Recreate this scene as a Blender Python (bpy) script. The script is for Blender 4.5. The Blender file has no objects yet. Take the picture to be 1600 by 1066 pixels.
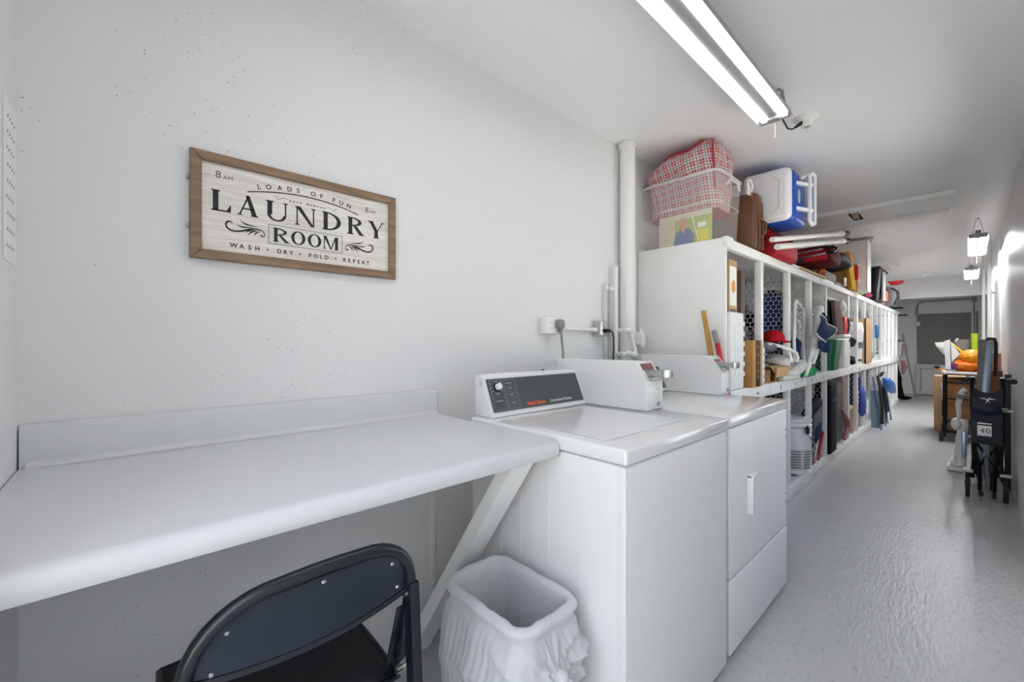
import bpy, bmesh, math, random
from mathutils import Matrix, Vector, Euler
random.seed(7)
SC = bpy.context.scene
COL = SC.collection
R = math.radians

# ------------------------------------------------------------------ camera, world, light, exposure
CAM = (1.485, 0.0, 1.19)
cd = bpy.data.cameras.new('camera')
cam = bpy.data.objects.new('camera', cd); COL.objects.link(cam)
cam.location = CAM
cam.rotation_euler = (R(90), 0, R(47.468))
cd.sensor_width = 36.0; cd.lens = 36.0 * 655 / 1600
cd.shift_y = 2.0 / 1600
cd.clip_start = 0.02
SC.camera = cam

SC.view_settings.view_transform = 'Standard'
SC.view_settings.look = 'None'
SC.view_settings.exposure = 0.95
SC.view_settings.gamma = 1.0
try: SC.view_settings.use_curve_mapping = False
except Exception: pass
SC.cycles.max_bounces = 12
SC.cycles.diffuse_bounces = 8
SC.cycles.glossy_bounces = 4
SC.cycles.transparent_max_bounces = 16
SC.cycles.caustics_reflective = False
SC.cycles.caustics_refractive = False
SC.cycles.use_denoising = True

world = bpy.data.worlds.new('world'); SC.world = world
world.use_nodes = True
wn = world.node_tree
wbg = wn.nodes['Background']
wsky = wn.nodes.new('ShaderNodeTexSky')
wsky.sky_type = 'NISHITA'; wsky.sun_disc = False
wsky.sun_elevation = R(50); wsky.sun_rotation = R(200)
whs = wn.nodes.new('ShaderNodeHueSaturation'); whs.inputs['Saturation'].default_value = .7
wn.links.new(wsky.outputs[0], whs.inputs['Color']); wn.links.new(whs.outputs[0], wbg.inputs[0])
wbg.inputs[1].default_value = 0.25
TUBE = 5.0          # glow of the fluorescent tubes
FARTUBE = 36.0

# daylight enters through an unseen open doorway added in the end wall behind the camera
pl = bpy.data.lights.new('added_doorway_portal', 'AREA')
pl.shape = 'RECTANGLE'; pl.size = .90; pl.size_y = 2.05
pl.cycles.is_portal = True
po = bpy.data.objects.new('added_doorway_portal', pl); COL.objects.link(po)
po.location = (1.22, -.33, 1.03)
po.rotation_euler = (R(90), 0, 0)
# and through an unseen window added in the right wall for fill, just short of where the photograph begins to see that wall
pl2 = bpy.data.lights.new('added_window_portal', 'AREA')
pl2.shape = 'RECTANGLE'; pl2.size = 1.4; pl2.size_y = 1.3
pl2.cycles.is_portal = True
po2 = bpy.data.objects.new('added_window_portal', pl2); COL.objects.link(po2)
po2.location = (1.86, 3.05, 1.25); po2.rotation_euler = (0, R(90), 0)

# sunlight added on the paving outside for bounce indoors; it travels away from the doorway, so none falls straight in
su = bpy.data.lights.new('sun', 'SUN'); su.energy = 13.0; su.angle = R(.6); su.color = (1.0, .985, .96)
so = bpy.data.objects.new('sun', su); COL.objects.link(so)
so.rotation_euler = Vector((.30, -.25, -.92)).to_track_quat('-Z', 'Y').to_euler()

# ------------------------------------------------------------------ materials
def lin(c):
    if isinstance(c, str):
        c = c.lstrip('#'); c = [int(c[i:i+2], 16) / 255 for i in (0, 2, 4)]
    return tuple((x / 12.92 if x <= .04045 else ((x + .055) / 1.055) ** 2.4) for x in c) + (1.0,)

def shade(c, k): return tuple(min(1, x * k) for x in c[:3]) + (1.0,)

def new_mat(name):
    m = bpy.data.materials.new(name); m.use_nodes = True
    return m, m.node_tree, m.node_tree.nodes['Principled BSDF']

def N(nt, t, **kw):
    n = nt.nodes.new(t)
    for k, v in kw.items():
        if k.startswith('i_'):
            key = k[2:]
            key = int(key) if key.isdigit() else key
            n.inputs[key].default_value = v
        else: setattr(n, k, v)
    return n

def mat(name, col, rough=.5, metal=0.0, var=.06, vscale=12, bump=.0, bscale=60, coord='Object', spec=None, coat=0, stretch=None):
    """one colour with slight mottling and optional fine bump"""
    m, nt, b = new_mat(name)
    c = lin(col)
    tc = N(nt, 'ShaderNodeTexCoord')
    src = tc.outputs[coord]
    if stretch:
        mp = N(nt, 'ShaderNodeMapping'); mp.inputs['Scale'].default_value = stretch
        nt.links.new(src, mp.inputs[0]); src = mp.outputs[0]
    nz = N(nt, 'ShaderNodeTexNoise', i_Scale=vscale, i_Detail=5.0)
    nt.links.new(src, nz.inputs['Vector'])
    mx = N(nt, 'ShaderNodeMix', data_type='RGBA')
    mx.inputs['A'].default_value = shade(c, 1 - var); mx.inputs['B'].default_value = shade(c, 1 + var)
    nt.links.new(nz.outputs['Fac'], mx.inputs['Factor'])
    nt.links.new(mx.outputs['Result'], b.inputs['Base Color'])
    b.inputs['Roughness'].default_value = rough
    b.inputs['Metallic'].default_value = metal
    if spec is None and rough >= .65: spec = .15
    if spec is not None: b.inputs['Specular IOR Level'].default_value = spec
    if coat: b.inputs['Coat Weight'].default_value = coat; b.inputs['Coat Roughness'].default_value = .08
    if bump:
        n2 = N(nt, 'ShaderNodeTexNoise', i_Scale=bscale, i_Detail=4.0)
        nt.links.new(src, n2.inputs['Vector'])
        bp = N(nt, 'ShaderNodeBump', i_Strength=bump, i_Distance=.01)
        nt.links.new(n2.outputs['Fac'], bp.inputs['Height'])
        nt.links.new(bp.outputs['Normal'], b.inputs['Normal'])
    return m

def emit_mat(name, col, s):
    m, nt, b = new_mat(name)
    b.inputs['Base Color'].default_value = (.9, .9, .9, 1)
    b.inputs['Emission Color'].default_value = lin(col)
    b.inputs['Emission Strength'].default_value = s
    return m

def wall_mat(name, col, rough=.55, specks=True, bump=.12):
    m, nt, b = new_mat(name)
    tc = N(nt, 'ShaderNodeTexCoord')
    c = lin(col)
    big = N(nt, 'ShaderNodeTexNoise', i_Scale=1.3, i_Detail=6.0)
    nt.links.new(tc.outputs['Object'], big.inputs['Vector'])
    mx = N(nt, 'ShaderNodeMix', data_type='RGBA')
    mx.inputs['A'].default_value = shade(c, .97); mx.inputs['B'].default_value = shade(c, 1.02)
    nt.links.new(big.outputs['Fac'], mx.inputs['Factor'])
    last = mx.outputs['Result']
    if specks:   # small pits in the paint, in loose clusters
        sp = N(nt, 'ShaderNodeSeparateXYZ'); nt.links.new(tc.outputs['Object'], sp.inputs[0])
        ad = N(nt, 'ShaderNodeMath', operation='ADD'); nt.links.new(sp.outputs[0], ad.inputs[0]); nt.links.new(sp.outputs[1], ad.inputs[1])
        cb = N(nt, 'ShaderNodeCombineXYZ'); nt.links.new(ad.outputs[0], cb.inputs[0]); nt.links.new(sp.outputs[2], cb.inputs[1])
        vo = N(nt, 'ShaderNodeTexVoronoi', i_Scale=75.0, voronoi_dimensions='2D')
        nt.links.new(cb.outputs[0], vo.inputs['Vector'])
        dot = N(nt, 'ShaderNodeMath', operation='LESS_THAN'); dot.inputs[1].default_value = .115
        nt.links.new(vo.outputs['Distance'], dot.inputs[0])
        sep = N(nt, 'ShaderNodeSeparateColor'); nt.links.new(vo.outputs['Color'], sep.inputs[0])
        pick = N(nt, 'ShaderNodeMath', operation='GREATER_THAN'); pick.inputs[1].default_value = .9
        nt.links.new(sep.outputs[0], pick.inputs[0])
        cl = N(nt, 'ShaderNodeTexNoise', i_Scale=2.6, i_Detail=3.0)
        nt.links.new(tc.outputs['Object'], cl.inputs['Vector'])
        clm = N(nt, 'ShaderNodeMath', operation='GREATER_THAN'); clm.inputs[1].default_value = .52
        nt.links.new(cl.outputs['Fac'], clm.inputs[0])
        m1 = N(nt, 'ShaderNodeMath', operation='MULTIPLY'); m2 = N(nt, 'ShaderNodeMath', operation='MULTIPLY')
        nt.links.new(dot.outputs[0], m1.inputs[0]); nt.links.new(pick.outputs[0], m1.inputs[1])
        nt.links.new(m1.outputs[0], m2.inputs[0]); nt.links.new(clm.outputs[0], m2.inputs[1])
        m3 = N(nt, 'ShaderNodeMath', operation='MULTIPLY'); nt.links.new(m2.outputs[0], m3.inputs[0])
        nt.links.new(sep.outputs[1], m3.inputs[1])
        mx2 = N(nt, 'ShaderNodeMix', data_type='RGBA'); mx2.inputs['B'].default_value = lin('#5b5b5a')
        nt.links.new(m3.outputs[0], mx2.inputs['Factor']); nt.links.new(last, mx2.inputs['A'])
        last = mx2.outputs['Result']
    nt.links.new(last, b.inputs['Base Color'])
    b.inputs['Roughness'].default_value = rough
    fine = N(nt, 'ShaderNodeTexNoise', i_Scale=70.0, i_Detail=5.0)
    nt.links.new(tc.outputs['Object'], fine.inputs['Vector'])
    bp = N(nt, 'ShaderNodeBump', i_Strength=bump, i_Distance=.006)
    nt.links.new(fine.outputs['Fac'], bp.inputs['Height']); nt.links.new(bp.outputs['Normal'], b.inputs['Normal'])
    return m

def floor_mat():
    m, nt, b = new_mat('grey_floor_paint')
    tc = N(nt, 'ShaderNodeTexCoord')
    mp = N(nt, 'ShaderNodeMapping'); mp.inputs['Scale'].default_value = (1.0, .45, 1)
    mp.inputs['Rotation'].default_value = (0, 0, R(55))
    nt.links.new(tc.outputs['Object'], mp.inputs[0])
    n1 = N(nt, 'ShaderNodeTexNoise', i_Scale=3.0, i_Detail=8.0, i_Roughness=.65)
    nt.links.new(mp.outputs[0], n1.inputs['Vector'])
    mx = N(nt, 'ShaderNodeMix', data_type='RGBA')
    mx.inputs['A'].default_value = lin('#b6b6b6'); mx.inputs['B'].default_value = lin('#cbcbcb')
    nt.links.new(n1.outputs['Fac'], mx.inputs['Factor'])
    # chipped flecks
    mp2 = N(nt, 'ShaderNodeMapping'); mp2.inputs['Scale'].default_value = (1, .3, 1); mp2.inputs['Rotation'].default_value = (0, 0, R(50))
    nt.links.new(tc.outputs['Object'], mp2.inputs[0])
    n2 = N(nt, 'ShaderNodeTexNoise', i_Scale=70.0, i_Detail=6.0)
    nt.links.new(mp2.outputs[0], n2.inputs['Vector'])
    rp = N(nt, 'ShaderNodeValToRGB'); rp.color_ramp.elements[0].position = .58; rp.color_ramp.elements[1].position = .68
    nt.links.new(n2.outputs['Fac'], rp.inputs[0])
    mx2 = N(nt, 'ShaderNodeMix', data_type='RGBA'); mx2.inputs['B'].default_value = lin('#9a9a99')
    f = N(nt, 'ShaderNodeMath', operation='MULTIPLY'); f.inputs[1].default_value = .5
    nt.links.new(rp.outputs[0], f.inputs[0]); nt.links.new(f.outputs[0], mx2.inputs['Factor'])
    nt.links.new(mx.outputs['Result'], mx2.inputs['A'])
    nt.links.new(mx2.outputs['Result'], b.inputs['Base Color'])
    b.inputs['Roughness'].default_value = .32
    bp = N(nt, 'ShaderNodeBump', i_Strength=.35, i_Distance=.01)
    nt.links.new(n2.outputs['Fac'], bp.inputs['Height']); nt.links.new(bp.outputs['Normal'], b.inputs['Normal'])
    return m

def plaid_mat():
    m, nt, b = new_mat('plaid_weave')
    uv = N(nt, 'ShaderNodeUVMap'); sep = N(nt, 'ShaderNodeSeparateXYZ')
    nt.links.new(uv.outputs[0], sep.inputs[0])
    def math_(op, a, v=None, w=None):
        n = N(nt, 'ShaderNodeMath', operation=op)
        nt.links.new(a, n.inputs[0])
        if v is not None:
            if hasattr(v, 'links'): nt.links.new(v, n.inputs[1])
            else: n.inputs[1].default_value = v
        return n.outputs[0]
    def axis(o, per):
        fr = math_('FRACT', math_('MULTIPLY', o, 1 / per))
        red = math_('LESS_THAN', fr, .52)
        line = math_('LESS_THAN', math_('ABSOLUTE', math_('SUBTRACT', fr, .77)), .05)
        line2 = math_('LESS_THAN', math_('ABSOLUTE', math_('SUBTRACT', fr, .26)), .035)
        return red, line, line2
    rx, lx, lx2 = axis(sep.outputs[0], .055)
    ry, ly, ly2 = axis(sep.outputs[1], .055)
    amt = math_('MULTIPLY', math_('ADD', rx, ry), .5)
    mx = N(nt, 'ShaderNodeMix', data_type='RGBA')
    mx.inputs['A'].default_value = lin('#d9d1d0'); mx.inputs['B'].default_value = lin('#a8383a')
    nt.links.new(amt, mx.inputs['Factor'])
    mx2 = N(nt, 'ShaderNodeMix', data_type='RGBA'); mx2.inputs['B'].default_value = lin('#474a58')
    k = math_('MULTIPLY', math_('MAXIMUM', lx, ly), .8)
    nt.links.new(k, mx2.inputs['Factor']); nt.links.new(mx.outputs['Result'], mx2.inputs['A'])
    mx3 = N(nt, 'ShaderNodeMix', data_type='RGBA'); mx3.inputs['B'].default_value = lin('#efe9e6')
    k3 = math_('MULTIPLY', math_('MAXIMUM', lx2, ly2), .55)
    nt.links.new(k3, mx3.inputs['Factor']); nt.links.new(mx2.outputs['Result'], mx3.inputs['A'])
    nt.links.new(mx3.outputs['Result'], b.inputs['Base Color'])
    b.inputs['Roughness'].default_value = .35
    return m

def zebra_mat(name, a, c, sc=28):
    m, nt, b = new_mat(name)
    tc = N(nt, 'ShaderNodeTexCoord')
    wv = N(nt, 'ShaderNodeTexWave', i_Scale=sc, i_Distortion=4.0, i_Detail=2.0); wv.bands_direction = 'Z'
    wv.inputs['Detail Scale'].default_value = 1.2
    nt.links.new(tc.outputs['Object'], wv.inputs['Vector'])
    rp = N(nt, 'ShaderNodeValToRGB'); rp.color_ramp.interpolation = 'CONSTANT'
    rp.color_ramp.elements[0].color = lin(a); rp.color_ramp.elements[1].color = lin(c); rp.color_ramp.elements[1].position = .62
    nt.links.new(wv.outputs['Fac'], rp.inputs[0]); nt.links.new(rp.outputs[0], b.inputs['Base Color'])
    b.inputs['Roughness'].default_value = .7
    return m

def wood_mat(name, a, c, axis_scale=(1, 12, 12), rough=.6):
    m, nt, b = new_mat(name)
    tc = N(nt, 'ShaderNodeTexCoord'); mp = N(nt, 'ShaderNodeMapping'); mp.inputs['Scale'].default_value = axis_scale
    nt.links.new(tc.outputs['Object'], mp.inputs[0])
    nz = N(nt, 'ShaderNodeTexNoise', i_Scale=6.0, i_Detail=7.0, i_Roughness=.62)
    nt.links.new(mp.outputs[0], nz.inputs['Vector'])
    rp = N(nt, 'ShaderNodeValToRGB')
    rp.color_ramp.elements[0].position = .3; rp.color_ramp.elements[0].color = lin(a)
    rp.color_ramp.elements[1].position = .72; rp.color_ramp.elements[1].color = lin(c)
    nt.links.new(nz.outputs['Fac'], rp.inputs[0]); nt.links.new(rp.outputs[0], b.inputs['Base Color'])
    b.inputs['Roughness'].default_value = rough
    return m

def film_mat(name, col, see, rough=.25, trans=.5):
    """thin plastic film: part see-through, part milky"""
    m, nt, b = new_mat(name)
    out = nt.nodes['Material Output']
    b.inputs['Base Color'].default_value = lin(col); b.inputs['Roughness'].default_value = rough
    tl = N(nt, 'ShaderNodeBsdfTranslucent'); tl.inputs[0].default_value = lin(col)
    m1 = N(nt, 'ShaderNodeMixShader'); m1.inputs[0].default_value = trans
    nt.links.new(b.outputs[0], m1.inputs[1]); nt.links.new(tl.outputs[0], m1.inputs[2])
    tp = N(nt, 'ShaderNodeBsdfTransparent')
    m2 = N(nt, 'ShaderNodeMixShader'); m2.inputs[0].default_value = see
    nt.links.new(m1.outputs[0], m2.inputs[1]); nt.links.new(tp.outputs[0], m2.inputs[2])
    nt.links.new(m2.outputs[0], out.inputs[0])
    return m

def weave_mat(name, a, c, sc=160):
    m, nt, b = new_mat(name)
    tc = N(nt, 'ShaderNodeTexCoord')
    ck = N(nt, 'ShaderNodeTexChecker', i_Scale=sc); ck.inputs['Color1'].default_value = lin(a); ck.inputs['Color2'].default_value = lin(c)
    nt.links.new(tc.outputs['Object'], ck.inputs['Vector']); nt.links.new(ck.outputs['Color'], b.inputs['Base Color'])
    bp = N(nt, 'ShaderNodeBump', i_Strength=.4, i_Distance=.004); nt.links.new(ck.outputs['Fac'], bp.inputs['Height'])
    nt.links.new(bp.outputs['Normal'], b.inputs['Normal'])
    b.inputs['Roughness'].default_value = .7
    return m

M = dict(
    wall=wall_mat('white_wall_paint', '#e4e4e4'),
    wall_plain=wall_mat('white_wall_paint_even', '#e8e8e8', specks=False, rough=.42),
    ceiling=wall_mat('white_ceiling_paint', '#f1f1f1', specks=False, rough=.38, bump=.1),
    floor=floor_mat(),
    white_paint=mat('white_gloss_paint', '#ececea', .35, var=.03, bump=.04, bscale=25),
    shelf_paint=mat('white_brushed_paint', '#ececea', .5, var=.07, vscale=9, bump=.15, bscale=40),
    laminate=mat('white_laminate', '#d4d5d8', .28, var=.02, vscale=4),
    chip=mat('raw_chipboard', '#b29a6c', .9, var=.3, vscale=90),
    enamel=mat('white_enamel', '#e4e4e4', .16, var=.012, vscale=3, bump=.015, bscale=4, coat=.3),
    enamel_satin=mat('white_satin_enamel', '#e6e6e6', .48, var=.012, vscale=3, bump=.015, bscale=4),
    enamel_grey=mat('shadow_gap_grey', '#8f9092', .5),
    panel_dark=mat('dark_console_face', '#4b4d50', .3, var=.08, vscale=3),
    black_plastic=mat('black_plastic', '#141517', .45, spec=.2),
    knob_white=mat('white_knob', '#eeeeee', .3),
    orange_ink=mat('orange_ink', '#f0622c', .5, var=.01),
    white_ink=mat('white_ink', '#e4e4e4', .5, var=.01),
    grey_ink=mat('grey_ink', '#9fa2a5', .5, var=.01),
    steel=mat('brushed_steel', '#c4c4c2', .3, 1.0, var=.06, vscale=30),
    dull_steel=mat('dull_steel', '#a9a9a7', .45, .8, var=.08, vscale=30),
    chrome=mat('chrome', '#dcdcdc', .12, 1.0, var=.02),
    red_label=mat('dark_red_label', '#8c5b5d', .6),
    chair_paint=mat('blue_black_paint', '#10161f', .3, .15, var=.12, vscale=14, coat=.25),
    chair_panel=mat('worn_blue_black_paint', '#1e2936', .34, .15, var=.22, vscale=9, bump=.05, bscale=9),
    chair_fabric=weave_mat('black_seat_weave', '#0d0e11', '#1b1c20', 260),
    sign_board=wood_mat('whitewashed_board', '#cfc8bd', '#efece6', (9, 1, 16), .6),
    sign_frame=wood_mat('weathered_brown_wood', '#715a45', '#9d8268', (9, 1.2, 9), .55),
    sign_ink=mat('black_sign_ink', '#1d1f24', .6, var=.05),
    pencil=mat('marker_ink', '#55565a', .6, var=.05),
    tube=emit_mat('glowing_tube', '#f9fbff', TUBE),
    tube_far=emit_mat('glowing_tube_far', '#f9fbff', FARTUBE),
    tube_last=emit_mat('glowing_tube_last', '#f9fbff', FARTUBE*2.2),
    lamp_white=mat('white_lamp_enamel', '#9b9996', .35, var=.02),
    lamp_grey=mat('grey_lamp_channel', '#8d8b89', .45, var=.03),
    porcelain=mat('white_porcelain', '#e6e6e4', .2, var=.02),
    black_rubber=mat('black_rubber', '#1b1c1d', .6),
    grey_plug=mat('grey_plug', '#8b8a87', .5),
    grey_box=mat('grey_outlet_box', '#b9b8b1', .5, .2, var=.1),
    pipe=mat('white_pipe_paint', '#ebebe9', .4, var=.03, bump=.08, bscale=20),
    pipe_grey=mat('greyed_pipe_paint', '#aaaaa8', .5, var=.08),
    bag_film=film_mat('white_bag_film', '#f2f3f5', .10, .32, .38),
    bin_grey=mat('grey_bin_plastic', '#b9babd', .4),
    tote=film_mat('clear_tote_plastic', '#f2f3f3', .77, .2, .3),
    tote_rim=film_mat('clear_tote_rim', '#f4f2f0', .3, .18, .4),
    plaid=plaid_mat(),
    red_trim=mat('red_bag_trim', '#b32a33', .45),
    brown_vinyl=mat('brown_vinyl', '#67452f', .38, var=.18, vscale=10),
    cooler_white=mat('cooler_white', '#e7e8ea', .35, var=.02),
    cooler_blue=mat('cooler_blue', '#1f4fae', .35, var=.06),
    cooler_logo=mat('pale_teal_logo', '#b9d6d2', .4),
    case_red=mat('red_case_shell', '#a31a26', .55, var=.1, vscale=6, spec=.15),
    case_maroon=mat('maroon_case_cloth', '#5d101c', .7, var=.15, vscale=20),
    case_dark=mat('dark_case_trim', '#2a2426', .5),
    pole_white=mat('white_pole_paint', '#ebe9e3', .35, var=.03),
    black_cloth=mat('black_cloth', '#121318', .75, var=.2, vscale=14, bump=.2, bscale=40),
    black_gloss=mat('glossy_black_vinyl', '#090a0c', .5, spec=.12, var=.2, bump=.25, bscale=16),
    navy_cloth=mat('navy_cloth', '#162c56', .75, var=.12, vscale=20, bump=.1, bscale=120),
    navy_dark=mat('dark_navy_cloth', '#18233c', .8, var=.15),
    zebra=zebra_mat('zebra_cloth', '#16171a', '#cfccc5', 15),
    yellow_cloth=mat('mustard_cloth', '#c79a3c', .8, var=.2, vscale=15, bump=.3, bscale=18),
    straw=mat('straw_cloth', '#c9b48c', .8, var=.2, vscale=30),
    kraft=mat('kraft_cardboard', '#b58a57', .8, var=.08, vscale=9, stretch=(1, 1, 3)),
    kraft_light=mat('light_cardboard', '#c5a279', .8, var=.07, vscale=9),
    kraft_dark=mat('brown_cardboard', '#8a6544', .8, var=.12, vscale=9),
    tape=mat('black_printed_tape', '#33291f', .35, var=.3, vscale=50),
    paper=mat('white_paper', '#efeeea', .7, var=.02),
    print_dark=mat('dark_print', '#2b2d33', .6),
    print_orange=mat('amber_print', '#d99a4c', .6),
    foam=mat('white_foam', '#e6e6e5', .7, var=.04, vscale=60, bump=.25, bscale=90),
    wire=mat('white_painted_wire', '#c9c9c6', .5),
    red_cloth=mat('red_cloth', '#a3141d', .75, var=.15, vscale=20, bump=.2, bscale=30),
    grey_cloth=mat('pale_grey_cloth', '#cfccc4', .85, var=.1, vscale=12, bump=.3, bscale=22),
    grey_cloth_dark=mat('grey_cloth', '#6d6f72', .85, var=.2, vscale=12, bump=.3, bscale=22),
    taupe_cloth=mat('taupe_cloth', '#72635e', .85, var=.12, vscale=12, bump=.25, bscale=22),
    clear_plastic=film_mat('clear_bottle_plastic', '#dfe8e8', .45, .15, .4),
    green_plastic=mat('dark_green_plastic', '#0c6a45', .35, var=.05),
    green_bright=mat('bright_green_plastic', '#1ea24b', .35, var=.06),
    yellow_plastic=mat('pale_yellow_plastic', '#ddda8c', .4),
    white_plastic=mat('white_plastic', '#e9e9e8', .35, var=.03),
    red_plastic=mat('red_plastic', '#c0222b', .35, var=.06),
    blue_plastic=mat('blue_plastic', '#1f6fb4', .35, var=.05),
    blue_vinyl=mat('bright_blue_vinyl', '#1f72cf', .4, var=.12, bump=.3, bscale=18),
    royal_cloth=zebra_mat('royal_print_cloth', '#2a3f9c', '#5468b8', 14),
    grey_plastic=mat('grey_plastic', '#97989a', .45, var=.04),
    orange_plastic=mat('orange_cloth', '#f0811b', .5, var=.15, vscale=8, bump=.3, bscale=14),
    amber_cloth=mat('amber_cloth', '#f5a31c', .5, var=.12, vscale=8, bump=.3, bscale=14),
    orange_dim=mat('orange_bag', '#c9713d', .7, var=.12),
    yellow_bright=mat('bright_yellow', '#e2bf2e', .45),
    lime=mat('lime_foam', '#b7d433', .6, var=.06),
    teal=mat('slate_teal_cloth', '#7f9aa0', .7, var=.1),
    wheel_cloth=mat('blue_black_canvas', '#141a26', .6, var=.15, vscale=30, bump=.12, bscale=150),
    silver_rail=mat('blue_silver_rail', '#9fb0c4', .3, .7, var=.12, vscale=14),
    grey_board=mat('grey_board', '#8d8b87', .6, var=.06),
    peach_board=mat('peach_board', '#d9a184', .7, var=.05),
    wood_broom=wood_mat('yellowed_broom_wood', '#a8762f', '#d3a355', (20, 20, 1)),
    wood_pale=wood_mat('pale_pine', '#bb9a6c', '#dcc49a', (10, 1, 10)),
    wood_tan=wood_mat('tan_board', '#a5875f', '#c2a77c', (10, 1, 10)),
    wood_crate=wood_mat('brown_crate_wood', '#6a4424', '#96683c', (1, 10, 3)),
    door_dark=mat('dark_grey_door', '#85827f', .6, var=.04, vscale=4),
    table_grey=mat('pale_grey_table', '#cfcecc', .5, var=.04, vscale=5),
    conduit=mat('grey_conduit', '#8f8f8d', .45, .3),
    hole=mat('dark_hatch_gap', '#2b241d', .9),
    concrete=mat('pale_outdoor_paving', '#b5b2ab', .85, var=.1, vscale=4, bump=.2),
    skin=mat('printed_skin', '#d39c80', .6), shirt=mat('printed_blue_shirt', '#5c6f9c', .6),
    print_green=mat('printed_foliage', '#aebb5a', .6, var=.35, vscale=30), print_yellow=mat('printed_yellow', '#dfd536', .6),
    print_cream=mat('printed_cream_page', '#ddd2ba', .6),
    magenta=mat('magenta_cloth', '#b0315f', .7), purple=mat('purple_cloth', '#6c3f7d', .7),
)

# ------------------------------------------------------------------ mesh building
class MB:
    def __init__(self):
        self.bm = bmesh.new(); self.uv = None
    def _bev(self, geom_verts, bev, seg):
        es = list({e for v in geom_verts for e in v.link_edges})
        bmesh.ops.bevel(self.bm, geom=es, offset=bev, segments=seg, profile=.5, affect='EDGES', clamp_overlap=True)
    def box(self, lo, hi, bev=0, seg=2, m=None):
        lo = Vector(lo); hi = Vector(hi)
        r = bmesh.ops.create_cube(self.bm, size=1)
        mt = Matrix.Translation((lo + hi) / 2) @ Matrix.Diagonal((*[abs(a) for a in (hi - lo)], 1))
        if m is not None: mt = m @ mt
        bmesh.ops.transform(self.bm, matrix=mt, verts=r['verts'])
        if bev: self._bev(r['verts'], bev, seg)
        return self
    def obox(self, c, size, rot=(0, 0, 0), bev=0, seg=2):
        m = Matrix.Translation(c) @ Euler([R(a) for a in rot]).to_matrix().to_4x4()
        s = Vector(size) / 2
        return self.box(-s, s, bev, seg, m)
    def beam(self, p0, p1, w, h, up=(0, 0, 1), bev=0, seg=2):
        """box running from p0 to p1; w across, h along up"""
        p0 = Vector(p0); p1 = Vector(p1); z = (p1 - p0); L = z.length; z.normalize()
        u = Vector(up); x = u.cross(z)
        if x.length < 1e-5: x = Vector((1, 0, 0)).cross(z)
        x.normalize(); y = z.cross(x)
        m = Matrix((x, y, z)).transposed().to_4x4(); m.translation = p0
        return self.box((-w/2, -h/2, 0), (w/2, h/2, L), bev, seg, m)
    def ring_loft(self, rings, closed=True, cap0=True, cap1=True):
        rows = [[self.bm.verts.new(p) for p in r] for r in rings]
        n = len(rows[0])
        for a, b in zip(rows, rows[1:]):
            for i in range(n if closed else n - 1):
                j = (i + 1) % n
                try: self.bm.faces.new((a[i], a[j], b[j], b[i]))
                except ValueError: pass
        if closed and cap0: self.bm.faces.new(list(reversed(rows[0])))
        if closed and cap1: self.bm.faces.new(rows[-1])
        return rows
    def tube(self, pts, r, seg=8, cap=True, flat=None):
        pts = [Vector(p) for p in pts]
        rr = r if hasattr(r, '__len__') else [r] * len(pts)
        rings = []; prev = None
        for i, p in enumerate(pts):
            if i == 0: t = pts[1] - pts[0]
            elif i == len(pts) - 1: t = pts[-1] - pts[-2]
            else: t = (pts[i+1] - p).normalized() + (p - pts[i-1]).normalized()
            if t.length < 1e-9: t = Vector((0, 0, 1))
            t.normalize()
            if prev is None:
                a = Vector((0, 0, 1)) if abs(t.z) < .9 else Vector((1, 0, 0))
                x = a.cross(t).normalized()
            else:
                x = (prev - t * prev.dot(t))
                if x.length < 1e-6: x = Vector((1, 0, 0)).cross(t)
                x.normalize()
            y = t.cross(x); prev = x
            k = 1.0
            if 0 < i < len(pts) - 1:
                d = (pts[i+1] - p).normalized().dot((p - pts[i-1]).normalized())
                k = min(1.6, 1 / max(.35, math.sqrt(max(.01, (1 + d) / 2))))
            rings.append([p + (x * math.cos(q) + y * math.sin(q)) * rr[i] for q in [2 * math.pi * s / seg for s in range(seg)]])
        self.ring_loft(rings, True, cap, cap)
        return self
    def cyl(self, p0, p1, r, r2=None, seg=16, cap=True):
        return self.tube([p0, p1], [r, r if r2 is None else r2], seg, cap)
    def lathe(self, prof, c=(0, 0, 0), axis=(0, 0, 1), seg=24, cap0=True, cap1=True, sx=1, sy=1):
        q = Vector((0, 0, 1)).rotation_difference(Vector(axis)).to_matrix()
        c = Vector(c)
        rings = [[c + q @ Vector((r * sx * math.cos(2*math.pi*i/seg), r * sy * math.sin(2*math.pi*i/seg), z)) for i in range(seg)] for r, z in prof]
        self.ring_loft(rings, True, cap0, cap1)
        return self
    def prism(self, poly, o, u, v, d):
        """polygon in the plane o + a*u + b*v, pushed d along u x v"""
        o = Vector(o); u = Vector(u); v = Vector(v); n = u.cross(v).normalized() * d
        a = [o + u * p[0] + v * p[1] for p in poly]
        self.ring_loft([a, [p + n for p in a]])
        return self
    def grid(self, f, nu, nv, closed_u=False, uv=None):
        rows = [[self.bm.verts.new(f(i / (nu if closed_u else nu - 1), j / (nv - 1))) for i in range(nu)] for j in range(nv)]
        if uv and self.uv is None: self.uv = self.bm.loops.layers.uv.new('UVMap')
        for j in range(nv - 1):
            for i in range(nu if closed_u else nu - 1):
                k = (i + 1) % nu
                fc = self.bm.faces.new((rows[j][i], rows[j][k], rows[j+1][k], rows[j+1][i]))
                if uv:
                    den = nu if closed_u else nu - 1
                    for lp, (a, b) in zip(fc.loops, ((i, j), (i + 1, j), (i + 1, j + 1), (i, j + 1))):
                        lp[self.uv].uv = uv(a / den, b / (nv - 1))
        return rows
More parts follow.
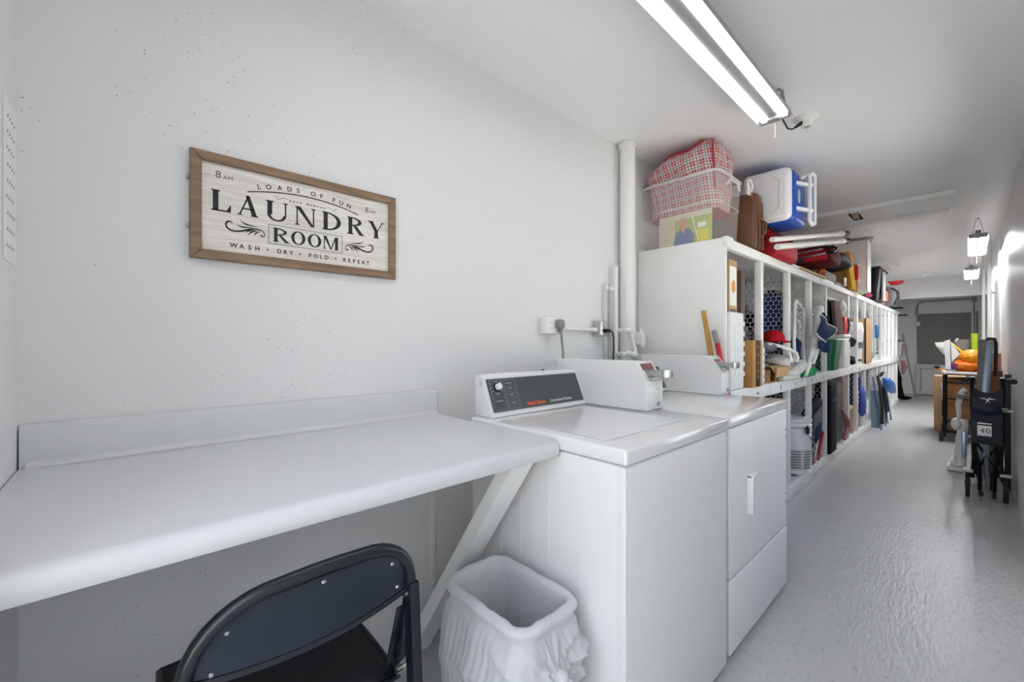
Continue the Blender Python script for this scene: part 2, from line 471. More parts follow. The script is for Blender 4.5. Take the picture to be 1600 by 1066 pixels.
    def blob(self, c, rad, seg=20, rings=12, p=2.0, noise=0, seed=0, rot=(0, 0, 0)):
        """superellipsoid with optional lumps"""
        q = Euler([R(a) for a in rot]).to_matrix(); c = Vector(c)
        rnd = random.Random(seed); ph = [rnd.uniform(0, 6.28) for _ in range(6)]
        def sg(x, e): return math.copysign(abs(x) ** (2 / e), x)
        def pt(th, la):
            x = sg(math.cos(la), p) * sg(math.cos(th), p); y = sg(math.cos(la), p) * sg(math.sin(th), p); z = sg(math.sin(la), p)
            k = 1 + noise * (math.sin(3*th + ph[0] + 2*la) + .7*math.sin(5*th + ph[1] - 3*la) + .6*math.sin(4*la + ph[2]) + .4*math.sin(9*th+ph[3]+5*la)) / 2.2 * math.cos(la) ** .5 if abs(la) < 1.57 else 1
            return c + q @ Vector((x * rad[0] * k, y * rad[1] * k, z * rad[2] * k))
        rr = [[pt(2*math.pi*i/seg, -math.pi/2 + math.pi*j/rings) for i in range(seg)] for j in range(1, rings)]
        rows = self.ring_loft(rr, True, False, False)
        b = self.bm.verts.new(pt(0, -math.pi/2)); t = self.bm.verts.new(pt(0, math.pi/2))
        for i in range(seg):
            k = (i + 1) % seg
            self.bm.faces.new((b, rows[0][k], rows[0][i])); self.bm.faces.new((t, rows[-1][i], rows[-1][k]))
        return self

def root_matrix(root):
    return Matrix.Translation(root.location) @ root.rotation_euler.to_matrix().to_4x4()

def put(o, label=None, cat=None, group=None, kind=None):
    if label: o['label'] = label
    if cat: o['category'] = cat
    if group: o['group'] = group
    if kind: o['kind'] = kind
    return o

def link_mesh(name, me, m, root=None):
    o = bpy.data.objects.new(name, me); COL.objects.link(o)
    if m is not None and not me.materials: me.materials.append(M[m] if isinstance(m, str) else m)
    if root is not None: o.parent = root
    return o

def top_of(root):
    while root.parent is not None: root = root.parent
    return root

def build(name, mb, m, root=None, label=None, smooth=35, local=False, origin=None):
    """one mesh object from world coordinates (local=True: already in the root's frame)"""
    bm = mb.bm
    bmesh.ops.recalc_face_normals(bm, faces=bm.faces)
    if root is not None:
        if not local: bm.transform(root_matrix(top_of(root)).inverted())
    else:
        if origin is None:
            xs = [v.co for v in bm.verts]
            origin = Vector(((min(v.x for v in xs)+max(v.x for v in xs))/2, (min(v.y for v in xs)+max(v.y for v in xs))/2, min(v.z for v in xs)))
        bm.transform(Matrix.Translation(-Vector(origin)))
    me = bpy.data.meshes.new(name); bm.to_mesh(me); bm.free()
    if smooth:
        me.polygons.foreach_set('use_smooth', [True] * len(me.polygons))
        me.set_sharp_from_angle(angle=R(smooth))
    o = link_mesh(name, me, m, root)
    if root is None: o.location = origin
    if label: o['label'] = label
    return o

def thing(name, label, cat, loc, rz=0, group=None):
    o = bpy.data.objects.new(name, None); COL.objects.link(o)
    o.empty_display_size = .05
    o.location = loc; o.rotation_euler = (0, 0, R(rz))
    return put(o, label, cat, group)

def single(name, label, cat, mb, m, group=None, smooth=35):
    return put(build(name, mb, m, smooth=smooth), label, cat, group)

def struct(name, mb, m, smooth=35):
    return put(build(name, mb, m, smooth=smooth), kind='structure')

def text_mesh(body, size, frame, align='LEFT', ext=.0003, spacing=1.0, bold=0.0):
    cu = bpy.data.curves.new('t', 'FONT'); cu.body = body; cu.size = size; cu.align_x = align
    cu.extrude = ext; cu.space_character = spacing; cu.resolution_u = 3; cu.offset = bold
    o = bpy.data.objects.new('t', cu); COL.objects.link(o)
    bpy.context.view_layer.update()
    me = bpy.data.meshes.new_from_object(o.evaluated_get(bpy.context.evaluated_depsgraph_get()))
    bpy.data.objects.remove(o); bpy.data.curves.remove(cu)
    me.transform(frame)
    return me

def lettering(name, items, m, root, label=None):
    """several pieces of writing joined into one lettering mesh; items = [(body, size, frame, kw)]"""
    mb = MB()
    for body, size, frame, kw in items:
        me = text_mesh(body, size, frame, **kw); mb.bm.from_mesh(me); bpy.data.meshes.remove(me)
    return build(name, mb, m, root, label, smooth=0)

def frame(o, u, v):
    u = Vector(u).normalized(); v = Vector(v).normalized(); n = u.cross(v)
    f = Matrix((u, v, n)).transposed().to_4x4(); f.translation = o
    return f

def arc(c, r, a0, a1, n, plane='yz', x=0):
    out = []
    for i in range(n + 1):
        a = R(a0 + (a1 - a0) * i / n); p, q = c[0] + r * math.cos(a), c[1] + r * math.sin(a)
        out.append({'yz': (x, p, q), 'xz': (p, x, q), 'xy': (p, q, x)}[plane])
    return out

# ------------------------------------------------------------------ the setting
RX = 1.72; CEIL = 2.42; YB = -0.186; YF = 13.3
mb = MB(); mb.box((-.12, YB-.12, -.1), (RX+.12, YF+.1, 0)); struct('floor', mb, 'floor')
mb = MB(); mb.box((-.12, YB-.12, CEIL), (RX+.12, YF+.1, CEIL+.1)); struct('ceiling', mb, 'ceiling')
mb = MB(); mb.box((-.12, YB-.12, 0), (0, YF+.1, CEIL)); struct('wall_left', mb, 'wall')
DX0, DX1, DZ = .78, 1.66, 2.05          # unseen open doorway added behind the camera for daylight
mb = MB(); mb.box((0, YB-.12, 0), (DX0, YB, CEIL)); mb.box((DX0, YB-.12, DZ), (DX1, YB, CEIL)); mb.box((DX1, YB-.12, 0), (RX, YB, CEIL)); struct('wall_back', mb, 'wall')
mb = MB(); mb.box((0, YF, 0), (RX, YF+.1, CEIL)); struct('wall_far', mb, 'wall_plain')
mb = MB()
WY0, WY1, WZ0, WZ1 = 2.4, 3.7, .55, 1.95
mb.box((RX, YB-.12, 0), (RX+.12, WY0, CEIL)); mb.box((RX, WY1, 0), (RX+.12, 6.9, CEIL)); mb.box((RX, WY0, 0), (RX+.12, WY1, WZ0)); mb.box((RX, WY0, WZ1), (RX+.12, WY1, CEIL)); mb.box((RX-.012, 6.9, 0), (RX+.12, YF+.1, CEIL))
struct('wall_right', mb, 'wall_plain')
mb = MB()
mb.box((DX0-.05, YB-.135, 0), (DX0, YB+.012, DZ+.05), .004); mb.box((DX1, YB-.135, 0), (DX1+.05, YB+.012, DZ+.05), .004); mb.box((DX0-.001, YB-.135, DZ), (DX1+.001, YB+.012, DZ+.05), .004)
struct('added_doorway_trim', mb, 'white_paint')  # trim round the added doorway
mb = MB()
for lo, hi in (((RX+.02, WY0, WZ0), (RX+.08, WY0+.04, WZ1)), ((RX+.02, WY1-.04, WZ0), (RX+.08, WY1, WZ1)), ((RX+.02, WY0, WZ0), (RX+.08, WY1, WZ0+.04)), ((RX+.02, WY0, WZ1-.04), (RX+.08, WY1, WZ1)), ((RX+.03, 3.035, WZ0), (RX+.07, 3.065, WZ1))): mb.box(lo, hi, .002)
struct('added_window', mb, 'white_paint')  # unseen window frame, added with its opening for fill light
# leaf of the added doorway, swung open outside
mb = MB(); mb.box((DX1+.06, YB-1.02, .01), (DX1+.10, YB-.16, DZ-.01), .003); d1 = struct('added_door', mb, 'white_paint')
mb = MB(); mb.cyl((DX1+.06, YB-.94, 1.0), (DX1+.02, YB-.94, 1.0), .012); mb.cyl((DX1+.02, YB-.95, 1.0), (DX1+.02, YB-.83, 1.0), .01)
build('door_handle', mb, 'steel', d1)
mb = MB(); mb.box((-14, -24, -.16), (16, YB-.12, -.06)); mb.box((RX+.12, YB-.12, -.16), (22, 24, -.06)); struct('ground_outside', mb, 'concrete')  # unseen paving, added to bounce sunlight into the room
# ceiling beam and soffit at the end of the racks
mb = MB(); mb.box((0, 11.2, 2.04), (RX-.012, 11.5, CEIL), .004); struct('beam', mb, 'wall_plain')
# far opening surround and its dark grey door
mb = MB(); mb.box((.70, YF-.05, .02), (1.52, YF-.005, 1.83), .006); d2 = struct('door_2', mb, 'door_dark')
mb = MB(); mb.box((.64, YF-.02, 0), (.70, YF, 1.9)); mb.box((1.52, YF-.02, 0), (1.58, YF, 1.9)); mb.box((.64, YF-.02, 1.83), (1.58, YF, 2.12))
struct('trim_2', mb, 'white_paint')

# ------------------------------------------------------------------ ceiling hatch
t = thing('ceiling_hatch', 'white attic hatch with raised trim and one broken dark gap in the ceiling', 'hatch', (.85, 5.22, CEIL))
mb = MB()
mb.box((.12, 4.87, CEIL-.038), (1.42, 4.94, CEIL-.001), .003); mb.box((.12, 5.52, CEIL-.032), (1.36, 5.58, CEIL-.001), .003)
mb.box((1.37, 4.94, CEIL-.018), (1.42, 5.5, CEIL-.001), .003)
build('trim', mb, 'white_paint', t)
mb = MB(); mb.box((.78, 4.94, CEIL-.008), (1.33, 5.53, CEIL-.001), .002); mb.box((.14, 4.94, CEIL-.008), (.70, 5.53, CEIL-.001), .002); build('panel', mb, 'white_paint', t)
mb = MB(); mb.box((.70, 4.94, CEIL-.004), (.78, 5.40, CEIL-.001)); build('gap', mb, 'hole', t, 'dark gap with splintered wood')
mb = MB(); mb.obox((.745, 5.15, CEIL-.006), (.05, .36, .006), (0, 0, 4)); build('splintered_slat', mb, 'wood_tan', t)

# ------------------------------------------------------------------ shop lights
def shop_light(name, label, x0, x1, y0, y1, z, tube, group=None, chain_far=True):
    xc = (x0 + x1) / 2; w = x1 - x0
    t = thing(name, label, 'ceiling light', (xc, (y0+y1)/2, CEIL), 0, group)
    # reflector: shallow trapezoid trough, open downward
    prof = [(-w/2, 0), (-w/2+.003, -.004), (-w*.42, .028), (-w*.16, .034), (w*.16, .034), (w*.42, .028), (w/2-.003, -.004), (w/2, 0), (w*.43, .034), (w*.17, .04), (-w*.17, .04), (-w*.43, .034)]
    mb = MB(); mb.ring_loft([[(xc + a, y, z + b) for a, b in prof] for y in (y0, y1)])
    for y in (y0, y1 - .002): mb.prism([(-w*.45, -.003), (w*.45, -.003), (w*.43, .034), (-w*.43, .034)], (xc, y + .002, z), (1, 0, 0), (0, 0, 1), .002)
    build('reflector', mb, 'lamp_white', t)
    mb = MB(); mb.box((xc - w*.14, y0+.02, z+.034), (xc + w*.14, y1-.02, z+.075), .006); mb.box((xc - w*.15, y0+.004, z+.004), (xc+w*.15, y1-.004, z+.034), .006)
    build('channel', mb, 'lamp_grey', t)
    for s in (-1, 1):
        mb = MB(); mb.cyl((xc + s*w*.29, y0+.035, z+.012), (xc + s*w*.29, y1-.035, z+.012), .0165, seg=14); build('tube', mb, tube, t)
        for y in (y0+.012, y1-.012):
            mb = MB(); mb.box((xc + s*w*.29 - .016, y-.010, z-.004), (xc + s*w*.29 + .016, y+.010, z+.033), .003); build('tube_socket', mb, 'lamp_white', t)
    mb = MB(); mb.box((xc-.026, y1-.05, z-.010), (xc+.026, y1-.004, z+.02), .006); mb.box((xc-.010, y1-.006, z-.004), (xc+.010, y1+.002, z+.008)); build('switch_box', mb, 'lamp_white', t)
    mb = MB(); mb.cyl((xc, y1-.01, z-.004), (xc, y1-.01, z-.075), .0014, seg=6); mb.cyl((xc, y1-.01, z-.075), (xc, y1-.01, z-.085), .003, seg=8); build('pull_cord', mb, 'white_plastic', t)
    for y in ((y0+.22), (y1-.12)):
        mb = MB()
        mb.tube([(xc-.045, y, z+.036), (xc-.012, y, CEIL-.012), (xc, y, CEIL-.001), (xc+.012, y, CEIL-.012), (xc+.045, y, z+.036)], .0022, 6)
        mb.cyl((xc, y, CEIL-.012), (xc, y, CEIL-.0005), .008, seg=10)
        build('hanger', mb, 'dull_steel', t)
    return t
sl = shop_light('shop_light', 'long twin tube fluorescent shop light hanging over the washers',   .755, .905, -.02, 2.395, 2.30, 'tube', 'hanging shop lights')  # unseen near half added to spread its light
shop_light('shop_light', 'nearer small hanging shop light beside the right wall past the hatch', 1.475, 1.615, 5.97, 7.22, 2.19, 'tube_far', 'hanging shop lights')
shop_light('shop_light', 'farthest hanging shop light in front of the white beam', 1.435, 1.585, 8.6, 9.82, 2.19, 'tube_last', 'hanging shop lights')
# folded spare chain and the bent bracket by the nearest lamp
mb = MB(); mb.tube([(.835, 2.335, 2.375), (.845, 2.33, 2.40), (.862, 2.325, 2.4185), (.872, 2.33, 2.405), (.878, 2.335, 2.37), (.882, 2.335, 2.335)], .005, 8); mb.beam((.872, 2.332, 2.41), (.883, 2.336, 2.332), .014, .004, (0, 1, 0))
build('loose_bracket', mb, 'dull_steel', sl, 'bent grey bracket')

t = thing('lamp_holder', 'white porcelain ceiling lamp holder with black plug in front of the hatch', 'lamp holder', (.885, 2.74, CEIL))
mb = MB(); mb.lathe([(.058, 0), (.058, -.008), (.045, -.016), (.03, -.022), (.026, -.05), (.022, -.05)], (.885, 2.74, CEIL-.0005)); build('base', mb, 'porcelain', t)
mb = MB(); mb.lathe([(.018, -.046), (.014, -.0505)], (.885, 2.74, CEIL-.0005)); build('socket', mb, 'grey_plastic', t)
mb = MB(); mb.cyl((.885, 2.74, CEIL-.05), (.885, 2.74, CEIL-.085), .0012, seg=6); build('pull_chain', mb, 'steel', t)
mb = MB(); mb.cyl((.868, 2.725, CEIL-.026), (.842, 2.70, CEIL-.05), .012, .007, seg=10)
mb.tube([(.842, 2.70, CEIL-.05), (.83, 2.685, CEIL-.062), (.815, 2.665, CEIL-.06), (.80, 2.63, CEIL-.02), (.805, 2.6, CEIL-.012), (.81, 2.5, CEIL-.05), (.82, 2.36, 2.345)], .004, 8)
build('plug_cord', mb, 'black_rubber', t, 'black plug and cord')

for (x, y, lab) in ((.74, 8.72, 'round white smoke alarm on ceiling left of the far lights'), (.98, 10.6, 'small white smoke alarm on ceiling close to the beam')):
    t = thing('smoke_alarm', lab, 'smoke alarm', (x, y, CEIL), 0, 'smoke alarms on the ceiling')
    mb = MB(); mb.lathe([(.062, 0), (.062, -.012), (.055, -.03), (.03, -.036)], (x, y, CEIL-.0005)); build('housing', mb, 'white_plastic', t)
    mb = MB(); mb.lathe([(.02, -.034), (.018, -.04)], (x, y, CEIL)); build('grille', mb, 'grey_plastic', t)

# ------------------------------------------------------------------ laundry room sign
SX = .0
t = thing('framed_sign', 'framed whitewashed wooden LAUNDRY ROOM sign hung on the white wall', 'sign', (0, .438, 1.43))
y0, y1, z0, z1, fw = .128, .748, 1.428, 1.735, .027
for nm, poly in (('a', [(y0, z0), (y1, z0), (y1-fw, z0+fw), (y0+fw, z0+fw)]), ('b', [(y1, z0), (y1, z1), (y1-fw, z1-fw), (y1-fw, z0+fw)]),
                 ('c', [(y1, z1), (y0, z1), (y0+fw, z1-fw), (y1-fw, z1-fw)]), ('d', [(y0, z1), (y0, z0), (y0+fw, z0+fw), (y0+fw, z1-fw)])):
    mb = MB(); mb.prism(poly, (.001, 0, 0), (0, 1, 0), (0, 0, 1), .018)
    cx, cz = sum(p[0] for p in poly)/4, sum(p[1] for p in poly)/4
    shr = [((p[0]-cx)*.97+cx, (p[1]-cz)*.97+cz) for p in poly]
    mb.ring_loft([[(.019, p[0], p[1]) for p in poly], [(.022, (p[0]-cx)*.99+cx, (p[1]-cz)*.86+cz) if nm in 'ac' else (.022, (p[0]-cx)*.86+cx, (p[1]-cz)*.99+cz) for p in poly]])
    build('frame', mb, 'sign_frame', t, smooth=0)
mb = MB(); mb.box((.001, y0+fw-.004, z0+fw-.004), (.011, y1-fw+.004, z1-fw+.004)); build('board', mb, 'sign_board', t)
INKX = .0112
def rect(a, b, c, d): return [(a, b), (c, b), (c, d), (a, d)]
def ringpoly(mbx, cx, cz, ro, ri, a0, a1, n=22, P=None):
    for i in range(n):
        p = []
        for (rr, k) in ((ro, i), (ro, i+1), (ri, i+1), (ri, i)):
            a = R(a0 + (a1 - a0) * k / n); p.append((cx + rr[0]*math.cos(a), cz + rr[1]*math.sin(a)))
        P(p)
def serif_word(mbx, word, xs, zb, H):
    """xs: (left, width) per letter on the sign; serif capitals with thick and thin strokes"""
    for ch, (x, w) in zip(word, xs):
        T = .225*H; th = .07*H; sf = .06*H; so = .07*H
        def P(poly): mbx.prism([(x + a, zb + b) for a, b in poly], (INKX, 0, 0), (0, 1, 0), (0, 0, 1), .0004)
        def serif(cx, z, half, top): P(rect(cx-half, z if not top else z-sf, cx+half, z+sf if not top else z))
        if ch == 'L':
            sx = .12*H
            P(rect(sx, 0, sx+T, H)); serif(sx+T/2, 0, T/2+so, False); serif(sx+T/2, H, T/2+so, True)
            P(rect(sx, 0, w, sf*1.2)); P([(w-.18*H, sf), (w, sf), (w+.01*H, .34*H), (w-.03*H, .34*H)])
        elif ch == 'A':
            P([(.06*H, 0), (.06*H+th, 0), (w/2+.0*H+th*.6, H), (w/2-th*.4, H)]); P([(w-.1*H-T, 0), (w-.1*H, 0), (w/2+.05*H, H), (w/2-.12*H, H)])
            P(rect(.2*w, .3*H, .75*w, .3*H+th)); serif(.08*H+th/2, 0, so*1.5, False); serif(w-.1*H-T/2, 0, T/2+so*.8, False)
        elif ch == 'U':
            lx = .07*H; rx = w-.07*H-th
            P(rect(lx, .3*H, lx+T, H)); P(rect(rx, .3*H, rx+th, H)); serif(lx+T/2, H, T/2+so, True); serif(rx+th/2, H, so*1.6, True)
            cx = (lx+rx+th)/2
            ringpoly(mbx, cx, .31*H, ((rx+th-lx)/2, .33*H), ((rx-lx-T)/2, .25*H), 180, 360, P=P)
        elif ch == 'N':
            lx = .08*H; rx = w-.08*H-th
            P(rect(lx, 0, lx+th, H)); P(rect(rx, 0, rx+th, H)); P([(lx-.05*H, H), (lx+T*.9, H), (rx+th, 0), (rx+th-T*.75, 0)])
            serif(lx+th/2, 0, so*1.5, False); serif(rx+th/2, H, so*1.5, True); serif(lx, H, so, True)
        elif ch in 'DR':
            sx = .07*H
            P(rect(sx, 0, sx+T, H)); serif(sx+T/2, 0, T/2+so, False); serif(sx+T/2, H, T/2+so, True)
            if ch == 'D':
                ringpoly(mbx, sx+T*.8, H/2, (w-sx-T*.8, H/2), (w-sx-T*.8-T, H/2-th), -90, 90, P=P)
            else:
                ringpoly(mbx, sx+T*.8, .745*H, ((w-sx-T*.8)*.84, .255*H), ((w-sx-T*.8)*.84-T*.9, .255*H-th), -90, 90, P=P)
                P([(sx+T*1.2, .5*H), (sx+T*2.2, .5*H), (w+.02*H, 0), (w-.02*H-T, 0)]); P(rect(w-T-.02*H, 0, w+.05*H, sf))
        elif ch == 'Y':
            m_ = w*.5
            P([(.04*H, H), (.04*H+T*1.05, H), (m_+T*.5, .42*H), (m_-T*.5, .42*H)]); P([(w-.06*H-th, H), (w-.06*H, H), (m_+T*.45, .42*H), (m_+T*.2, .42*H)])
            P(rect(m_-T/2, 0, m_+T/2, .46*H)); serif(m_, 0, T/2+so, False); serif(.04*H+T/2, H, T/2+so*.8, True); serif(w-.07*H, H, so*1.6, True)
        elif ch == 'O':
            ringpoly(mbx, w/2, H/2, (w/2, H/2), (w/2-T, H/2-th), 0, 360, n=36, P=P)
        elif ch == 'M':
            lx = .05*H; rx = w-.07*H-T
            P(rect(lx, 0, lx+th, H)); P(rect(rx, 0, rx+T, H)); P([(lx-.02*H, H), (lx+T*.9, H), (w*.47+th, 0), (w*.47-th*.4, 0)])
            P([(rx+T*.5, H), (rx, H), (w*.47-th*.2, 0), (w*.47+th*.7, 0)])
            serif(lx+th/2, 0, so*1.4, False); serif(rx+T/2, 0, T/2+so*.7, False); serif(lx, H, so, True); serif(rx+T*.6, H, T*.6, True)
mb = MB(); serif_word(mb, 'LAUNDRY', [(.174, .051), (.241, .058), (.316, .062), (.399, .064), (.484, .062), (.568, .058), (.644, .060)], 1.572, .0605)
build('headline_lettering', mb, 'sign_ink', t, smooth=0)
mb = MB(); serif_word(mb, 'ROOM', [(.336, .045), (.388, .043), (.438, .043), (.487, .052)], 1.5065, .0435)
for a, b, c, d in ((.3235, 1.4985, .551, 1.4997), (.3235, 1.5575, .551, 1.5587), (.3235, 1.4985, .3247, 1.5587), (.5498, 1.4985, .551, 1.5587)): mb.box((INKX, a, b), (INKX+.0004, c, d))
build('boxed_lettering', mb, 'sign_ink', t, smooth=0)
def yz(y, z): return frame((INKX, y, z), (0, 1, 0), (0, 0, 1))
def arcz(y): return 1.668 - ((y - .437) / .17) ** 2 * .0235
lows = (.299, .325, .356, .384, .409, .455, .481, .521, .546, .572)
for wd, k0 in (('LOADS', 0), ('OF', 5), ('FUN', 7)):
    items = []
    for k, ch in enumerate(wd):
        y = lows[k0+k]; sl_ = math.atan(-2*(y-.437)/.17**2*.0235)
        items.append((ch, .0205, frame((INKX, y, arcz(y) + .0085), (0, math.cos(sl_), math.sin(sl_)), (0, -math.sin(sl_), math.cos(sl_))), dict(align='CENTER', bold=.0003)))
    lettering('word_lettering', items, 'sign_ink', t)
items = []
for ch, k in zip('HELP WANTED', range(11)):
    if ch == ' ': continue
    y = .386 + k * .0105; items.append((ch, .0085, frame((INKX, y, 1.6395 + .002 - ((y-.437)/.06)**2*.002), (0, 1, 0), (0, 0, 1)), dict(align='CENTER', bold=.0003)))
lettering('word_lettering', items, 'sign_ink', t)
for wd, a in (('WASH', .224), ('DRY', .346), ('FOLD', .4375), ('REPEAT', .5505)):
    n_ = {'WASH': .0205, 'DRY': .0172, 'FOLD': .0175, 'REPEAT': .0168}[wd]
    lettering('word_lettering', [(ch, .0182, yz(a + k*n_ + .008, 1.4715), dict(align='CENTER', bold=.0004)) for k, ch in enumerate(wd)], 'sign_ink', t)
for y in (.321, .415, .528):
    mb = MB(); mb.cyl((INKX, y, 1.478), (INKX+.0004, y, 1.478), .0027, seg=12); build('dot_mark', mb, 'sign_ink', t, smooth=0)
mb = MB()
pa = []
for i in range(61):
    y = .267 + .34 * i / 60; z = arcz(y) - .0; pa.append((y, z))
for (a, b), (c, d) in zip(pa, pa[1:]):
    mb.prism([(a, b-.0016), (c, d-.0016), (c, d+.0008), ((a+c)/2, (b+d)/2+.003), (a, b+.0008)], (INKX, 0, 0), (0, 1, 0), (0, 0, 1), .0004)
def ribbon(mbx, pts, w0, w1, w2=None):
    n = len(pts)
    L, Rr = [], []
    for i, (a, b) in enumerate(pts):
        p, q = pts[max(0, i-1)], pts[min(n-1, i+1)]
        dx, dz = q[0]-p[0], q[1]-p[1]; l = math.hypot(dx, dz) or 1
        s = i/(n-1); w = (w0*(1-2*s) + w1*2*s) if s < .5 else (w1*(2-2*s) + (w2 if w2 is not None else w0)*(2*s-1))
        L.append((a - dz/l*w, b + dx/l*w)); Rr.append((a + dz/l*w, b - dx/l*w))
    for i in range(n-1): mbx.prism([Rr[i], Rr[i+1], L[i+1], L[i]], (INKX, 0, 0), (0, 1, 0), (0, 0, 1), .0004)
def bez(p0, p1, p2, p3, n=18):
    return [tuple((1-u)**3*a + 3*(1-u)**2*u*b + 3*(1-u)*u*u*c + u**3*d for a, b, c, d in zip(p0, p1, p2, p3)) for u in [i/n for i in range(n+1)]]
def flourish(mbx, cy, cz, sgn):
    def q(pts): return [(cy + sgn*a*.05, cz + b*.026) for a, b in pts]
    ribbon(mbx, q(bez((-.68, .35), (-.75, .75), (-1.02, .6), (-1.0, .1))), .0008, .0023, .0023)
    ribbon(mbx, q(bez((-1.0, .1), (-.95, -.55), (-.45, -.6), (.0, -.15)) + bez((.0, -.15), (.4, .3), (.95, .3), (1.0, -.35))[1:]), .0023, .0026, .001)
    ribbon(mbx, q(bez((1.0, -.35), (1.02, -.75), (.7, -.6), (.85, -.45))), .001, .0018, .0016)
    for k, (a, b, c, d) in enumerate((((-.3, 1.0), (-.2, .5), (.2, .45), (.62, .42)), ((-.45, .35), (-.3, .1), (-.1, .1), (.35, .3)), ((.1, -.75), (.2, -.3), (.4, -.1), (.7, 0)), ((.42, -.65), (.5, -.35), (.55, -.2), (.8, -.08)), ((-.05, -.45), (.1, -.2), (.2, -.1), (.5, .0)))):
        ribbon(mbx, q(bez(a, b, c, d)), .0004, .0022, .0005)

def curl(mbx, cy, cz, sgn):
    def q(pts): return [(cy + sgn*a*.02, cz + b*.007) for a, b in pts]
    ribbon(mbx, q(bez((-.9, .2), (-1.1, 1.0), (-.3, .9), (-.5, 0)) + bez((-.5, 0), (-.7, -.9), (-.1, -.6), (.1, 0))[1:] + bez((.1, 0), (.4, .8), (.8, .6), (1.0, 0))[1:]), .0003, .0006, .0003)
build('beaded_line', mb, 'sign_ink', t, smooth=0)
for fn_, a_, b_, s_ in ((flourish, .263, 1.532, 1), (flourish, .611, 1.529, -1), (curl, .358, 1.6455, 1), (curl, .516, 1.6445, -1)):
    mb = MB(); fn_(mb, a_, b_, s_); build('flourish', mb, 'sign_ink', t, smooth=0)
# hours added by hand with a marker
items = [('8', .030, yz(.187, 1.668), {}), ('AM', .0165, yz(.206, 1.6675), dict(spacing=1.15))]
lettering('hours_lettering', items, 'pencil', t, 'thin grey handwritten hours')
items = [('8', .027, yz(.632, 1.660), {}), ('PM', .0155, yz(.650, 1.660), dict(spacing=1.15))]
lettering('hours_lettering', items, 'pencil', t, 'thin grey handwritten hours')
for z in (1.655, 1.52):
    mb = MB(); mb.box((.002, y0-.007, z-.006), (.012, y0, z+.006), .002); build('hook', mb, 'dull_steel', t)

# paper note on the end wall
t = thing('wall_note', 'white handwritten paper note on the end wall above counter', 'note', (.13, YB, 1.35))
mb = MB(); mb.box((.04, YB+.0005, 1.36), (.165, YB+.0015, 1.70)); build('sheet', mb, 'paper', t)
for i in range(9):
    zz = 1.665 - i*.034; mb = MB()
    for k in range(4): mb.obox((.06 + k*.022 + (i % 3)*.004, YB+.0018, zz), (.013, .0004, .005), (0, 25, 0))
    build('written_line', mb, 'grey_ink', t)

# ------------------------------------------------------------------ folding counter
CY0, CY1, CXF, CZ = YB+.003, .93, .675, .90
t = thing('folding_counter', 'long white laminate folding counter against the left wall', 'counter', (.33, .37, .85))
prof = [(.021, 0), (CXF-.02, 0), (CXF-.006, -.004), (CXF, -.016), (CXF, -.034), (CXF-.008, -.046), (CXF-.022, -.046), (CXF-.022, -.038), (.021, -.038)]
mb = MB(); mb.ring_loft([[(a, y, CZ+b) for a, b in prof] for y in (CY0, CY1)]); build('worktop', mb, 'laminate', t, smooth=50)
prof = [(.002, -.038), (.0215, -.038), (.0215, .004), (.0205, .086), (.016, .097), (.008, .1), (.002, .1)]
mb = MB()
mb.ring_loft([[(a, y, CZ+(b if not (y < CY0+.02 and b > .08 and False) else b)) for a, b in prof] for y in (CY0+.0005, CY1)])
build('backsplash', mb, 'laminate', t, smooth=50)
mb = MB(); mb.ring_loft([[(.021+.018*(1-math.cos(R(q))) if False else .0215 + .014*(1-math.sin(R(q))), y, CZ + .0005 + .014*(1-math.cos(R(q)))) for q in (0, 30, 60, 90)] for y in (CY0+.01, CY1-.001)], closed=False)
build('cove', mb, 'laminate', t, smooth=60)
mb = MB(); mb.prism([(CXF-.001, -.018), (CXF-.004, -.044), (CXF-.03, -.0455), (CXF-.022, -.037), (CXF-.010, -.03)], (0, CY1+.0001, CZ), (1, 0, 0), (0, 0, 1), -.002); mb.box((.03, CY1, CZ-.037), (CXF-.03, CY1+.0008, CZ-.008))
build('core_edge', mb, 'chip', t, 'raw chipboard edge')
mb = MB(); mb.box((.0005, YB+.004, .82), (.022, CY1-.02, .861), .002); build('ledger', mb, 'white_paint', t)
mb = MB()  # diagonal 2x4 brace
mb.prism([(.004, .0), (.06, .0), (.648, .8615), (.60, .8615)], (0, .865, 0), (1, 0, 0), (0, 0, 1), .085)
build('brace', mb, 'shelf_paint', t)
mb = MB(); mb.box((.001, .905, .0), (.016, .925, .86), .003); build('wall_batten', mb, 'white_paint', t)

